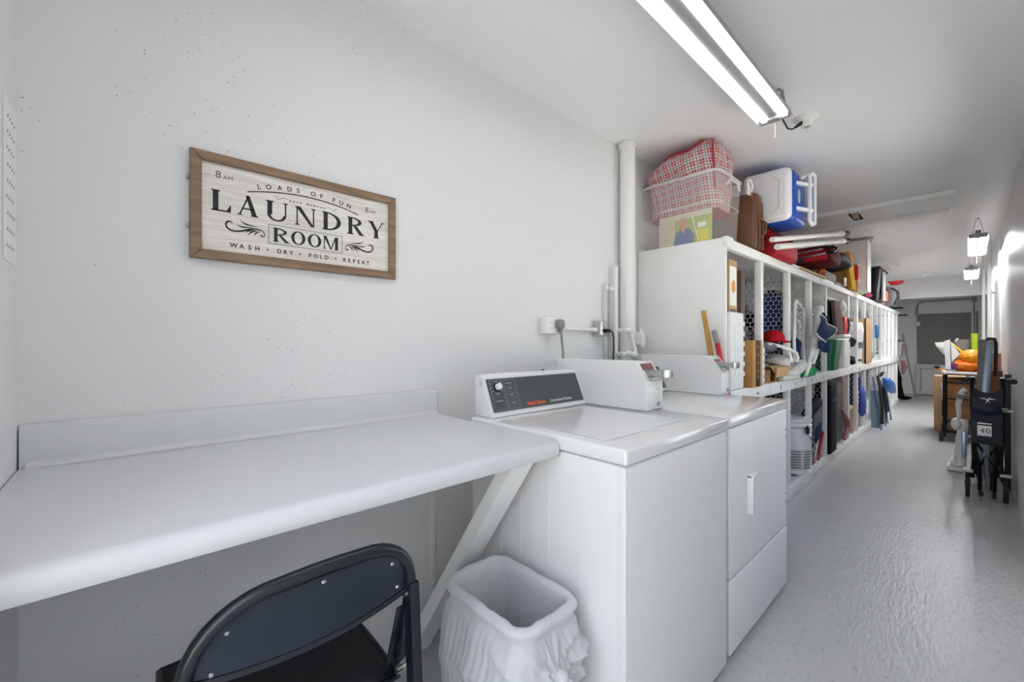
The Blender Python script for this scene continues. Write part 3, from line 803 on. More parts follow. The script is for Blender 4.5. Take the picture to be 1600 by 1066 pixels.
# ------------------------------------------------------------------ washer and dryer
def coin_box(root, x0, x1, y0, y1, z0, z1, xs):
    """metal coin meter housing: flat sides, sloped front top, slide and tray"""
    mb = MB(); zs = z1 - .078
    mb.prism([(x0, z0), (x1, z0), (x1, zs), (xs, z1), (x0, z1)], (0, y1, 0), (1, 0, 0), (0, 0, 1), y1-y0)
    mb._bev(list(mb.bm.verts), .002, 1)
    cb = build('coin_box', mb, 'enamel', root)
    ym = (y0+y1)/2
    mb = MB(); mb.box((x1+.0004, y0+.014, z0+.012), (x1+.0016, y1-.014, zs-.012), .0005); build('coin_door', mb, 'white_paint', cb)
    mb = MB(); mb.cyl((x1+.001, ym+.025, z0+.022), (x1+.008, ym+.025, z0+.022), .009, seg=12); build('lock', mb, 'dull_steel', cb)
    nrm = Vector((.078, 0, x1-xs)).normalized()
    mb = MB(); a = Vector((xs+.006, 0, z1-.010)); b = Vector((x1-.008, 0, zs+.014))
    mb.prism([(y0+.02, 0), (y1-.02, 0), (y1-.02, .03), (y0+.02, .03)], a + nrm*.0006, (0, 1, 0), (b-a).normalized(), .001); build('price_label', mb, 'red_label', cb)
    mb = MB(); p0 = Vector((xs+.012, ym-.005, z1-.042))
    mb.box((p0.x-.01, ym-.035, p0.z-.018), (x1+.048, ym+.03, p0.z+.006), .003); mb.box((p0.x, ym-.04, p0.z-.036), (x1+.012, ym+.035, p0.z-.018), .003)
    sl = build('coin_slide', mb, 'dull_steel', cb)
    mb = MB(); mb.box((x1+.048, ym-.038, p0.z-.022), (x1+.062, ym+.033, p0.z+.012), .003); build('slide_grip', mb, 'steel', cb) if False else build('slide_grip', mb, 'steel', cb)
    return cb

def console(root, x_b, x_f, y0, y1, z0, z1, text):
    """sloped control housing with dark face"""
    xt = x_f - .062
    mb = MB(); mb.prism([(x_b, z0), (x_f, z0), (x_f-.004, z0+.012), (xt, z1-.006), (xt-.02, z1), (x_b, z1-.004)], (0, y1, 0), (1, 0, 0), (0, 0, 1), y1-y0); mb._bev(list(mb.bm.verts), .004, 2)
    c = build('console', mb, 'enamel', root)
    sa = Vector((x_f-.004, 0, z0+.012)); sb = Vector((xt, 0, z1-.006)); a = sa.lerp(sb, .05); b = sa.lerp(sb, .9); up = (b-a).normalized(); nr = Vector((0, 1, 0)).cross(up); H = (b-a).length
    off = nr * .0015
    mb = MB(); mb.prism([(y0+.012, 0), (y1-.012, 0), (y1-.012, H), (y0+.012, H)], a + off, (0, 1, 0), up, .0025); fcp = build('control_face', mb, 'panel_dark', c)
    base = a + off + nr * .0028
    def fr(y, s): return frame(base + Vector((0, y, 0)) + up * (s*H), (0, 1, 0), up)
    if text:
        mb = MB()
        def wr(ya, sa, yb, sb, w=.0011):
            for (p, q, r_, s_) in ((ya, sa, yb, sa+w/H), (ya, sb-w/H, yb, sb), (ya, sa, ya+w, sb), (yb-w, sa, yb, sb)):
                mb.prism([(p, q*H), (r_, q*H), (r_, s_*H), (p, s_*H)], base, (0, 1, 0), up, .0003)
        wr(y0+.02, .05, y0+.082, .95); wr(y0+.088, .05, y0+.15, .95)
        for s_ in (.12, .36, .58): wr(y0+.096, s_, y0+.142, s_+.16, .0007)
        for yy, s_, w_ in ((y0+.034, .3, .034), (y0+.1, .82, .03), (y0+.108, .2, .02), (y0+.108, .44, .02), (y0+.108, .66, .02), (y0+.04, .52, .02), (y0+.024, .6, .008), (y0+.024, .72, .008), (y0+.024, .84, .008), (y0+.07, .62, .008), (y0+.05, .88, .012)):
            mb.prism([(yy, s_*H), (yy+w_, s_*H), (yy+w_, s_*H+.0035), (yy, s_*H+.0035)], base, (0, 1, 0), up, .0003)
        build('panel_print', mb, 'grey_ink', fcp, smooth=0)
        lettering('brand_lettering', [('Speed Queen', .0195, fr(y0+.185, .085), dict(bold=.0006))], 'orange_ink', fcp, 'orange lettering')
        lettering('type_lettering', [('Commercial Washer', .0165, fr(y0+.318, .085), {})], 'white_ink', fcp, 'thin white lettering')
        k = base + Vector((0, y0+.055, 0)) + up*(.73*H)
        mb = MB(); mb.cyl(k, k + nr*.004, .0165, seg=24); kn = build('dial', mb, 'black_plastic', fcp)
        mb = MB(); mb.lathe([(.0125, 0), (.0125, .010), (.010, .016), (.004, .017)], k + nr*.004, nr); mb.beam(k + nr*.02 - up*.012, k + nr*.02 + up*.012, .005, .006, nr); build('dial_knob', mb, 'knob_white', fcp)
        mb = MB(); ct = Vector((xt-.028, y0+.36, z1)); mb.cyl(ct - Vector((0, 0, .006)), ct + Vector((0, 0, .003)), .006, seg=12); build('screw_plug', mb, 'black_plastic', c)
        mb = MB()
        for k_ in range(3): mb.box((x_b+.03+k_*.006, y0-.0006, z1-.045), (x_b+.032+k_*.006, y0+.0006, z1-.02))
        build('side_label', mb, 'grey_ink', c)
    return c

def machine_top(root, x0, x1, y0, y1, z):
    mb = MB(); mb.box((x0, y0, z-.043), (x1, y1, z), .009, 3); return build('top_panel', mb, 'enamel', root)

# washer
W = thing('washing_machine', 'white top loading coin washer with dark console beside the folding counter', 'washing machine', (.565, 1.27, 0))
wx0, wx1, wy0, wy1 = .235, .897, .936, 1.605
mb = MB(); mb.box((wx0+.006, wy0+.004, .022), (wx1-.004, wy1-.004, .868), .008, 3)
for xx in (.40, .50, .62, .74):
    mb.box((xx, wy0+.0025, .08), (xx+.006, wy0+.0042, .80), .0008)
for zz, xa, xb in ((.8, .62, .746),): mb.box((xa, wy0+.0025, zz), (xb, wy0+.0042, zz+.003))
mb.box((wx1-.03, wy0+.001, .03), (wx1-.004, wy0+.006, .866), .002)
build('cabinet', mb, 'enamel_satin', W)
tp = machine_top(W, wx0, wx1, wy0, wy1, .914)
mb = MB(); mb.box((.36, .99, .9135), (.80, 1.455, .9155), .0008, 1); ld = build('lid', mb, 'enamel', tp)
mb = MB()
LP = [(.375, .978), (.775, .978)] ; 
def lidline(p, q, w=.003): mb.prism([(p[0]-w*0, p[1]), (q[0], q[1]), (q[0], q[1]+w), (p[0], p[1]+w)] if abs(q[0]-p[0]) > abs(q[1]-p[1]) else [(p[0], p[1]), (p[0]+w, p[1]), (q[0]+w, q[1]), (q[0], q[1])], (0, 0, .9141), (1, 0, 0), (0, 1, 0), .0002)
lidline((.36, .985), (.785, .985)); lidline((.803, 1.005), (.803, 1.46))
build('lid_gap', mb, 'enamel_grey', tp)
mb = MB(); mb.prism([(0, 0), (.03, .015), (.03, .055), (0, .075)], (.80, 1.19, .9135), (1, 0, 0), (0, 1, 0), .0012); build('lid_grip', mb, 'enamel', tp)
for (x, y) in ((.3, 1.0), (.85, 1.0), (.3, 1.55), (.85, 1.55)):
    mb = MB(); mb.cyl((x, y, 0), (x, y, .024), .02, seg=12); build('foot', mb, 'black_rubber', W)
console(W, .222, .326, .968, 1.512, .9145, 1.07, True)
coin_box(W, .155, .622, 1.514, 1.645, .9165, 1.112, .573)
# dryer
D = thing('clothes_dryer', 'white front loading coin dryer standing between washer and storage rack', 'dryer', (.55, 2.0, 0))
dx0, dx1, dy0, dy1 = .19, .889, 1.640, 2.362
mb = MB(); mb.box((dx0+.006, dy0+.004, .022), (dx1-.014, dy1-.004, .872), .008, 3); build('cabinet', mb, 'enamel_satin', D)
machine_top(D, dx0, dx1, dy0, dy1, .914)
mb = MB(); mb.box((dx1-.018, dy0+.004, .308), (dx1-.002, dy1-.006, .868), .006, 3); dr = build('door', mb, 'enamel_satin', D)
mb = MB(); mb.box((dx1-.004, 1.822, .505), (dx1+.020, 1.836, .66), .004, 2); mb.box((dx1-.004, 1.822, .648), (dx1+.018, 1.90, .66), .004, 2); mb.box((dx1-.002, 1.836, .515), (dx1+.006, 1.90, .65), .002, 2)
build('door_handle', mb, 'knob_white', dr)
for z in (.735, .425):
    for q in (0, .035):
        mb = MB(); mb.cyl((dx1-.003, dy1-.018, z+q), (dx1+.001, dy1-.018, z+q), .006, seg=10); build('hinge_screw', mb, 'dull_steel', dr)
mb = MB(); mb.box((dx1-.018, dy0+.004, .024), (dx1-.001, dy1-.004, .300), .006, 3); build('lower_panel', mb, 'enamel_satin', D)
mb = MB(); mb.box((dx1-.03, dy0+.01, .296), (dx1-.012, dy1-.01, .312)); build('panel_gap', mb, 'enamel_grey', D)
for (x, y) in ((.25, 1.7), (.83, 1.7), (.25, 2.3), (.83, 2.3)):
    mb = MB(); mb.cyl((x, y, 0), (x, y, .024), .02, seg=12); build('foot', mb, 'black_rubber', D)
console(D, .215, .322, 1.70, 2.272, .9145, 1.07, False)
coin_box(D, .15, .610, 2.276, 2.395, .9145, 1.118, .553)

# ------------------------------------------------------------------ pipes and outlets behind the machines
t = thing('drain_pipe', 'thick white vertical drain pipe rising to the ceiling beside storage rack', 'pipe', (.055, 2.28, 0))
mb = MB(); mb.cyl((.055, 2.285, 0), (.055, 2.285, CEIL-.004), .047, seg=28); build('pipe', mb, 'pipe', t)
mb = MB(); mb.lathe([(.056, 0), (.056, .02), (.05, .03)], (.055, 2.285, CEIL-.032), seg=28); build('collar', mb, 'pipe', t)
mb = MB(); mb.cyl((.09, 2.31, 1.205), (.135, 2.325, 1.205), .042, seg=24); mb.lathe([(.05, 0), (.05, .014), (.03, .018)], (.128, 2.322, 1.205), (1, .3, 0)); build('cleanout_cap', mb, 'pipe', t)
t = thing('water_pipe', 'thin tall white capped water pipe beside the thick drain pipe', 'pipe', (.04, 2.17, .9))
mb = MB(); mb.cyl((.035, 2.185, .9), (.035, 2.185, 1.645), .014, seg=14); build('pipe', mb, 'pipe', t)
mb = MB(); mb.cyl((.035, 2.185, 1.62), (.035, 2.185, 1.65), .017, seg=14); mb.beam((.03, 2.10, 1.515), (.03, 2.20, 1.515), .012, .02); build('clamp', mb, 'pipe', t)
mb = MB(); mb.cyl((.035, 2.115, .9), (.035, 2.115, 1.50), .009, seg=12); mb.cyl((.035, 2.115, 1.50), (.035, 2.115, 1.535), .005, seg=8); put(build('riser_tube', mb, 'pipe_grey'), 'narrow greyed riser tube left of the capped water pipe', 'pipe')
t = thing('water_valve', 'white painted water valves with hose in front of thick drain pipe', 'valve', (.1, 2.2, 1.05))
mb = MB(); mb.tube([(.05, 2.19, 1.262), (.11, 2.17, 1.262), (.12, 2.22, 1.262), (.12, 2.255, 1.25)], .013, 10); mb.blob((.12, 2.20, 1.264), (.018, .026, .018), 14, 8); mb.blob((.12, 2.245, 1.25), (.02, .018, .02), 14, 8)
build('tap', mb, 'pipe', t)
mb = MB(); mb.cyl((.13, 2.25, 1.245), (.155, 2.262, 1.245), .007, seg=10); mb.lathe([(.024, 0), (.027, .005), (.024, .01)], (.155, 2.262, 1.245), (1, .4, 0), 12); build('tap_wheel', mb, 'pipe', t)
mb = MB(); mb.tube([(.12, 2.215, 1.24), (.12, 2.23, 1.21), (.12, 2.26, 1.15), (.12, 2.285, 1.09), (.12, 2.30, .95)], .012, 10); mb.cyl((.12, 2.213, 1.25), (.12, 2.224, 1.222), .016, seg=12); build('hose', mb, 'pipe', t)
mb = MB(); mb.tube([(.05, 2.17, 1.12), (.11, 2.15, 1.12), (.12, 2.2, 1.12), (.12, 2.27, 1.105)], .014, 10); mb.blob((.12, 2.19, 1.125), (.02, .03, .018), 14, 8, noise=.06); mb.blob((.125, 2.25, 1.115), (.02, .03, .022), 14, 8, noise=.08); build('lower_tap', mb, 'pipe', t)
t = thing('outlet_box', 'white wall outlet box with grey plug above the washer', 'outlet', (.02, 1.6, 1.23))
mb = MB(); mb.box((.001, 1.548, 1.232), (.042, 1.662, 1.318), .006); build('box', mb, 'pipe', t)
mb = MB(); mb.box((.0425, 1.556, 1.238), (.0445, 1.63, 1.312), .001); build('cover', mb, 'white_plastic', t)
mb = MB()
for z in (1.262, 1.292):
    for y in (1.585, 1.598): mb.box((.0446, y, z-.004), (.0449, y+.003, z+.004))
build('socket_slots', mb, 'grey_ink', t)
t2 = thing('washer_cord', 'grey power plug and cord hanging from the white outlet box', 'cord', (.06, 1.64, 1.05))
mb = MB(); mb.blob((.058, 1.648, 1.283), (.017, .026, .026), 16, 10, 3); mb.cyl((.05, 1.652, 1.262), (.058, 1.655, 1.236), .011, .007, seg=10); build('plug', mb, 'grey_plug', t2)
mb = MB(); mb.tube([(.058, 1.655, 1.24), (.06, 1.658, 1.2), (.07, 1.655, 1.14), (.09, 1.63, 1.085), (.14, 1.58, 1.05), (.19, 1.55, .97)], .0065, 8); build('cord', mb, 'grey_plug', t2)
mb = MB(); mb.cyl((.022, 1.662, 1.262), (.022, 2.0, 1.262), .011, seg=12); mb.cyl((.022, 1.662, 1.262), (.022, 1.69, 1.262), .014, seg=12); mb.cyl((.022, 1.97, 1.262), (.022, 2.0, 1.262), .014, seg=12)
put(build('conduit_pipe', mb, 'pipe'), 'horizontal white conduit pipe between the two outlet boxes', 'conduit')
t = thing('junction_box', 'grey metal outlet box with black plug beside the thin water pipes', 'outlet', (.03, 2.05, 1.23))
mb = MB(); mb.box((.001, 2.0, 1.225), (.05, 2.085, 1.315), .004); build('box', mb, 'grey_box', t)
mb = MB(); mb.box((.0505, 2.005, 1.23), (.053, 2.08, 1.31), .001); mb.lathe([(.017, 0), (.015, .004)], (.053, 2.045, 1.29), (1, 0, 0), 16); build('cover', mb, 'steel', t)
t2 = thing('dryer_cord', 'black plug and thin dark cord on the grey metal outlet box', 'cord', (.07, 2.06, 1.05))
mb = MB(); mb.box((.053, 2.036, 1.245), (.078, 2.075, 1.268), .006); build('plug', mb, 'black_rubber', t2)
mb = MB(); mb.tube([(.072, 2.072, 1.258), (.078, 2.088, 1.25), (.082, 2.092, 1.22), (.085, 2.09, 1.15), (.09, 2.08, 1.1), (.1, 2.07, .98)], .0045, 8); build('cord', mb, 'black_rubber', t2)

# broom and brush handles standing behind the dryer
t = thing('broom', 'wooden broom handle standing behind the coin dryer against the rack panel', 'broom', (.49, 2.43, 0))
mb = MB(); mb.tube([(.545, 2.435, .10), (.498, 2.44, 1.1), (.4535, 2.441, 1.366)], .0135, 12); mb.blob((.4535, 2.441, 1.366), (.0135, .0135, .008), 12, 6); build('handle', mb, 'wood_broom', t)
mb = MB(); mb.box((.42, 2.425, .005), (.66, 2.465, .1), .01); build('head', mb, 'straw', t)
t = thing('mop', 'red and grey mop handle standing beside the wooden broom', 'mop', (.55, 2.43, 0))
mb = MB(); mb.tube([(.70, 2.428, .1), (.59, 2.43, .9), (.53, 2.44, 1.185)], .014, 12); build('handle', mb, 'red_plastic', t)
mb = MB(); mb.tube([(.53, 2.44, 1.185), (.509, 2.445, 1.255)], .015, 12); build('grip', mb, 'grey_plug', t)
mb = MB(); mb.box((.675, 2.405, .004), (.80, 2.455, .1), .012); build('head', mb, 'grey_plastic', t)

# ------------------------------------------------------------------ folding chair
CH = thing('folding_chair', 'dark blue black metal folding chair pushed under the white counter', 'chair', (.47, .255, 0), 1.5)
cy = 0.0; hw = .197
# local frame: x away from the wall (the back), y along the counter
def bx(z): return .155 + (z-.45)*.17      # recline of the back frame
def bow(y): return .020*(1-(y/hw)**2)     # back curves outwards
arch = []
rc = .125; zt = .782
side = [(-hw, z) for z in (.50, .56, .61, zt-rc)]
A = side + [(-hw+rc-rc*math.cos(R(a))*1.0, zt-rc+rc*math.sin(R(a))) for a in range(10, 91, 10)]
A += [(-hw+rc+(2*hw-2*rc)*k/6, zt + .004*math.sin(math.pi*k/6)) for k in range(1, 6)]
full = A + [(-y, z) for y, z in reversed(A[:-5] )]
pts = [(bx(z)+bow(y), y, z) for y, z in full]
lowL = [(-.262, -hw+.004, .012), (-.05, -hw+.002, .27), (.10, -hw, .43)]
mb = MB(); mb.tube(lowL + pts + [(a, -b, c) for a, b, c in reversed(lowL)], .0125, 12); build('front_frame', mb, 'chair_paint', CH, local=True, smooth=50)
# pressed backrest panel
def bz0(y): return .60 + .028*(y/ (hw-.012))**2 * -1 + .0
def panel(u, v, off):
    y = (u*2-1)*(hw-.008)
    ztop = zt-rc+math.sqrt(max(0, rc*rc-max(0, abs(y)-(hw-rc))**2)) - .008 if abs(y) > hw-rc else zt-.008
    zb = .657 - .016*(1-(y/hw)**2)
    z = zb + (ztop-zb)*v
    dish = .008*math.sin(math.pi*min(1, max(0, v)))
    return Vector((bx(z)+bow(y)+off-dish, y, z))
mb = MB(); mb.grid(lambda u, v: panel(u, v, .004), 25, 13); mb.grid(lambda u, v: panel(u, v, -.004), 25, 13)
bk = build('backrest', mb, 'chair_panel', CH, local=True, smooth=60)
mb = MB(); mb.tube([tuple(panel(u/24, 0, 0)) for u in range(25)], .0075, 8); build('lower_roll', mb, 'chair_paint', bk, local=True)
mb = MB(); 
for off, rr in ((.006, .0035),):
    mb.tube([tuple(panel(u/24, .965, off)) for u in range(1, 24)], rr, 6)
build('upper_roll', mb, 'chair_paint', bk, local=True)
# padded front face of the back
def pad(u, v):
    p = panel(u, .04+.92*v, -.006); p.x -= .017*(min(1, 6*u*(1-u)) * min(1, 6*v*(1-v))) ** .5; return p
mb = MB(); mb.grid(pad, 25, 13); build('back_pad', mb, 'chair_fabric', CH, local=True, smooth=60)
for (u, v) in ((.07, .12), (.5, .88), (.93, .22), (.88, .80), (.12, .74)):
    p = panel(u, v, .0045); mb = MB(); mb.lathe([(.0042, 0), (.003, .0016), (.001, .002)], p, (1, 0, .0), 10); build('rivet', mb, 'steel', bk, local=True)
# seat
def seat_pt(u, v, top):
    x = -.235 + .375*u; y = (v*2-1)*(.195 + .008*math.sin(math.pi*u)); e = min(1, 9*u*(1-u))*min(1, 9*v*(1-v))
    rr = 1 - .06*max(0, (abs(v*2-1)-.8)/.2)**2*0
    return Vector((x, y*rr, .43 + .010*(1-u) + (.022*e**.4 if top else 0)))
mb = MB(); mb.grid(lambda u, v: seat_pt(u, v, True), 19, 19); mb.grid(lambda u, v: seat_pt(u, v, False), 19, 19); st = build('seat', mb, 'chair_fabric', CH, local=True, smooth=60)
mb = MB(); 
rim = [tuple(seat_pt(u, v, False)) for u, v in [(i/10, 0) for i in range(10)] + [(1, i/10) for i in range(10)] + [(1-i/10, 1) for i in range(10)] + [(0, 1-i/10) for i in range(10)]]
mb.tube(rim + [rim[0]], .0075, 8, cap=False); build('seat_rim', mb, 'chair_paint', st, local=True)
for s in (-1, 1):
    mb = MB(); mb.beam((.192, s*(hw+.002), .668), (.235, s*(hw+.004), .012), .032, .024, (0, s, 0), .004); build('rear_leg', mb, 'chair_paint', CH, local=True)
    mb = MB(); mb.cyl((.155, s*(hw-.014), .455), (.155, s*(hw+.01), .455), .008, seg=10); mb.cyl((.192, s*(hw-.016), .645), (.192, s*(hw+.016), .645), .007, seg=10); build('pivot', mb, 'steel', CH, local=True)
    mb = MB(); mb.beam((.13, s*(hw-.02), .44), (.190, s*(hw-.02), .62), .004, .022, (0, s, 0), .001); build('link', mb, 'chair_paint', CH, local=True)
    for (x, z) in ((-.264, 0), (.236, 0)):
        mb = MB(); mb.cyl((x, s*(hw+ (.004 if x > 0 else -.004)), 0), (x, s*(hw+(.004 if x > 0 else -.004)), .022), .016, seg=12); build('foot_cap', mb, 'black_rubber', CH, local=True)
mb = MB(); mb.cyl((.228, -hw, .16), (.228, hw, .16), .008, seg=10); mb.cyl((-.19, -hw, .1), (-.19, hw, .1), .008, seg=10); build('cross_bar', mb, 'chair_paint', CH, local=True)

# ------------------------------------------------------------------ waste bin with liner
BX, BY, BZ = .616, .785, .50
t = thing('waste_bin', 'rectangular grey waste bin wearing a white bag beside the washer', 'bin', (BX, BY, 0), -1.5)
def rrect(a, b, r, s):
    """point on a rounded rectangle (half sizes a, b) at perimeter fraction s"""
    segs = []; st_ = [(2*(a-r), 0), (math.pi/2*r, 1), (2*(b-r), 2), (math.pi/2*r, 3), (2*(a-r), 4), (math.pi/2*r, 5), (2*(b-r), 6), (math.pi/2*r, 7)]
    tot = sum(x[0] for x in st_); d = (s % 1) * tot
    for L, k in st_:
        if d <= L or k == 7: break
        d -= L
    q = d / L if L else 0
    if k == 0: return (-(a-r)+2*(a-r)*q, -b), (0, -1)
    if k == 2: return (a, -(b-r)+2*(b-r)*q), (1, 0)
    if k == 4: return ((a-r)-2*(a-r)*q, b), (0, 1)
    if k == 6: return (-a, (b-r)-2*(b-r)*q), (-1, 0)
    cxy = {1: (a-r, -(b-r), -90), 3: (a-r, b-r, 0), 5: (-(a-r), b-r, 90), 7: (-(a-r), -(b-r), 180)}[k]
    an = R(cxy[2] + 90*q)
    return (cxy[0]+r*math.cos(an), cxy[1]+r*math.sin(an)), (math.cos(an), math.sin(an))
def loop(a, b, r, z, n=48, off=0): 
    out = []
    for i in range(n):
        p, nn = rrect(a, b, r, i/n); out.append((BX+p[0]+nn[0]*off, BY+p[1]+nn[1]*off, z))
    return out
mb = MB(); mb.ring_loft([loop(.115, .065, .03, .003), loop(.155, .098, .04, BZ-.015), loop(.151, .094, .038, BZ-.015), loop(.112, .062, .03, .01)]); build('bin_body', mb, 'bin_grey', t, smooth=50)
mb = MB(); mb.ring_loft([loop(.157, .1, .042, BZ-.022), loop(.161, .104, .044, BZ-.012), loop(.159, .102, .043, BZ-.006), loop(.152, .095, .04, BZ-.006), loop(.152, .095, .04, BZ-.022)], cap0=False, cap1=False); build('bin_rim', mb, 'bin_grey', t, smooth=60)
# bag: floor of the bag, inner walls, rolled rim, outer skirt with folds gathered to a knot
KN = Vector((BX+.190, BY-.017, .385)); KU = .350; PER = .963
rng = random.Random(3); PH = [rng.uniform(0, 6.28) for _ in range(12)]
def bag(u, v):
    P, nn = rrect(.158, .102, .045, u); P = Vector((P[0], P[1])); nn = Vector(nn)
    per = u*6.2832
    if v < .42:                      # inside
        s = v/.42; k = .66 + .28*max(0, (s-.12)/.88)
        z = .03 + (BZ-.035)*max(0, (s-.12)/.88)
        wr = (.003*math.sin(5*per+PH[0]+2*s) + .002*math.sin(11*per+PH[1]))*min(1, 3*(1-s))
        p = P*(k if s > .12 else k*s/.12*.98+.01) - nn*abs(wr)*1.2
        p = p - nn*.008
        return Vector((BX+p.x, BY+p.y, z))
    if v < .56:                      # roll over the rim
        s = (v-.42)/.14; a = math.pi*s
        rr = .0150 + .0012*math.sin(9*per+PH[2]) + .0007*math.sin(21*per+PH[3])
        off = -math.cos(a)*rr + .004; z = BZ-.008 + math.sin(a)*rr
        p = P + nn*off
        return Vector((BX+p.x, BY+p.y, z))
    s = (v-.56)/.44                  # outer skirt
    z = BZ - .008 - s*(BZ-.05)
    fold = (.012*math.sin(5*per+PH[4]+1.2*s) + .007*math.sin(11*per+PH[5]-1.6*s) + .003*math.sin(19*per+PH[6]+2*s))*min(1, s*2.2)
    off = .0175 - .010*math.exp(-((s-.06)/.04)**2) + .022*min(1, max(0, s-.05)*4)*(1-.45*s)*(1 if nn.y < .3 else .25) + fold*.6*(1 if nn.y < .3 else .3) + .0012*math.sin(41*per+6*s)*min(1, s*6)
    # gathered folds run from the knot to the rim: distances measured around the bag
    du = ((u - KU + .5) % 1 - .5)*PER; dz = z - KN.z
    dist = math.hypot(du, dz) + 1e-6; ang = math.atan2(dz, du)
    grow = min(1, max(0, s-.05)*5)
    w1 = abs(math.sin(5.5*ang + 2.2*math.sin(dist*6) + PH[8])); w2 = abs(math.sin(13*ang + PH[9] + 5*dist))
    off += grow*(.032*(1-w1)**2.2*math.exp(-dist/.34)*min(1, dist/.05) + .013*(1-w2)**1.8*math.exp(-dist/.13))
    off += grow*(.020*math.exp(-(dist/.03)**2) - .016*math.exp(-((dist-.055)/.03)**2))
    # shoulders of loose film either side of the knot
    off += grow*.020*math.exp(-(((du-.075)/.04)**2 + ((dz-.02)/.06)**2))
    p = P + nn*off
    pull = grow*.30*math.exp(-(dist/.08)**2)
    return Vector((BX+p.x, BY+p.y, z - dz*pull))
mb = MB(); mb.grid(bag, 300, 110, closed_u=True); L_ = single('bin_liner', 'white plastic bin bag knotted at the front over the grey bin', 'bin bag', mb, 'bag_film', smooth=80)
mb = MB()
for k in range(5):
    a = R(200 + k*35)
    mb.blob(KN + Vector((.020, .022*math.cos(a), -.024+.020*math.sin(a))), (.012, .018, .024), 12, 8, 2, .16, k, (15*k, 10, 20*k))
mb.blob(KN + Vector((.018, .0, .002)), (.018, .016, .014), 12, 8, 2, .12, 9)
build('knot', mb, 'bag_film', L_, smooth=80)

# ------------------------------------------------------------------ storage rack
XF = .555; YR0, YR1 = 2.49, 11.2
POSTS = [3.12, 3.755, 4.40, 4.985, 6.11, 6.665, 7.235, 7.85, 8.315, 8.835, 9.335, 9.885, 10.42, 10.95]
RK = thing('storage_rack', 'long white wooden storage rack with wire mesh dividers down the left side', 'rack', (.28, 6.8, 0))
mb = MB(); mb.box((.004, YR0, .003), (XF+.002, YR0+.019, 1.786), .002)
for z in (1.68, 1.5, 1.25, 1.05): mb.cyl((.535, YR0-.0006, z), (.535, YR0+.001, z), .003, seg=8)
build('end_panel', mb, 'shelf_paint', RK)
def dots(root, pts, nm='knot_mark'):
    mb = MB()
    for x, y, z in pts: mb.cyl((x-.0005, y, z), (x+.0007, y, z), .004, seg=8)
    build(nm, mb, 'enamel_grey', root)
mb = MB(); mb.box((.004, YR0+.019, 1.772), (.514, YR1, 1.786)); build('top_board', mb, 'shelf_paint', RK)
for i, (a, b, dx) in enumerate(((YR0+.019, 4.72, 0), (4.725, 8.0, .006), (8.005, YR1, .002))):
    mb = MB(); mb.box((.514, a, 1.729), (XF+dx, b, 1.787), .004); build('top_rail', mb, 'shelf_paint', RK)
mb = MB(); mb.box((XF-.02, YR0-.004, 1.735), (XF+.012, YR0+.09, 1.792), .006); build('rail_end', mb, 'shelf_paint', RK)
mb = MB(); mb.box((.004, YR0+.019, .896), (.54, YR1+.2, .911)); build('middle_board', mb, 'shelf_paint', RK)
for i, (a, b, dx) in enumerate(((YR0+.03, 3.2, 0), (3.204, 6.0, .005), (6.004, YR1+.2, 0))):
    mb = MB(); mb.box((.54, a, .832), (XF+.02+dx, b, .912), .004); build('middle_rail', mb, 'shelf_paint', RK)
mb = MB(); mb.box((.004, YR0+.019, .055), (.52, YR1, .07)); build('bottom_board', mb, 'shelf_paint', RK)
for a, b, dx in ((YR0+.03, 4.35, .03), (4.354, 5.25, .0), (5.254, YR1, .012)):
    mb = MB(); mb.box((.52, a, .002), (XF-.01+dx, b, .088), .004); build('kick_board', mb, 'shelf_paint', RK)
post_me = None
for i, y in enumerate(POSTS):
    if post_me is None:
        mb = MB(); mb.box((-.021, -.025, .0), (.0205, .025, 1.64), .003); 
        o = build('post', mb, 'shelf_paint', RK, local=True); post_me = o
    else:
        o = post_me.copy(); COL.objects.link(o); o.parent = RK
    o.location = (XF-.022-RK.location.x, y-RK.location.y, .088)
    for z in (.87,):
        pass
mb = MB()
for y, z, h in ((2.95, .865, .011), (3.42, .868, .034), (3.8, .868, .02), (4.3, .868, .02), (4.7, .868, .02), (5.3, .868, .016), (5.9, .868, .02), (6.6, .868, .02)):
    mb.box((XF+.0195, y, z-h/2), (XF+.0262, y+.013, z+h/2))
build('number_plate', mb, 'panel_dark', RK, 'small dark number plates')

# hexagonal wire mesh in the dividers between bays
def hex_wire(w, h, p=.0375, r=.0021):
    mb = MB(); Rr = p/math.sqrt(3); seen = {}
    rows = int(h/(1.5*Rr))+1; cols = int(w/p)+1
    for j in range(rows):
        for i in range(cols):
            cx = i*p + (p/2 if j % 2 else 0); cz = j*1.5*Rr
            v = [(cx+Rr*math.sin(R(60*k)), cz+Rr*math.cos(R(60*k))) for k in range(6)]
            for k in range(6):
                a, b = v[k], v[(k+1) % 6]
                key = (round((a[0]+b[0])*500), round((a[1]+b[1])*500))
                if key in seen: continue
                if min(a[0], b[0]) < 0 or max(a[0], b[0]) > w or min(a[1], b[1]) < 0 or max(a[1], b[1]) > h: continue
                seen[key] = 1
                mb.cyl((a[0], 0, a[1]), (b[0], 0, b[1]), r, seg=3, cap=False)
    return mb
wu = hex_wire(.50, .85); wm = None
first = {}
for y in POSTS[:10]:
    for k, (z0, hh) in enumerate(((.915, .80), (.075, .75))):
        if k not in first:
            mb = hex_wire(.505, hh); o = build('wire_mesh', mb, 'wire', RK, local=True, smooth=0); first[k] = o
        else:
            o = first[k].copy(); COL.objects.link(o); o.parent = RK
        o.location = (.012-RK.location.x, y-RK.location.y, z0)
wu.bm.free()

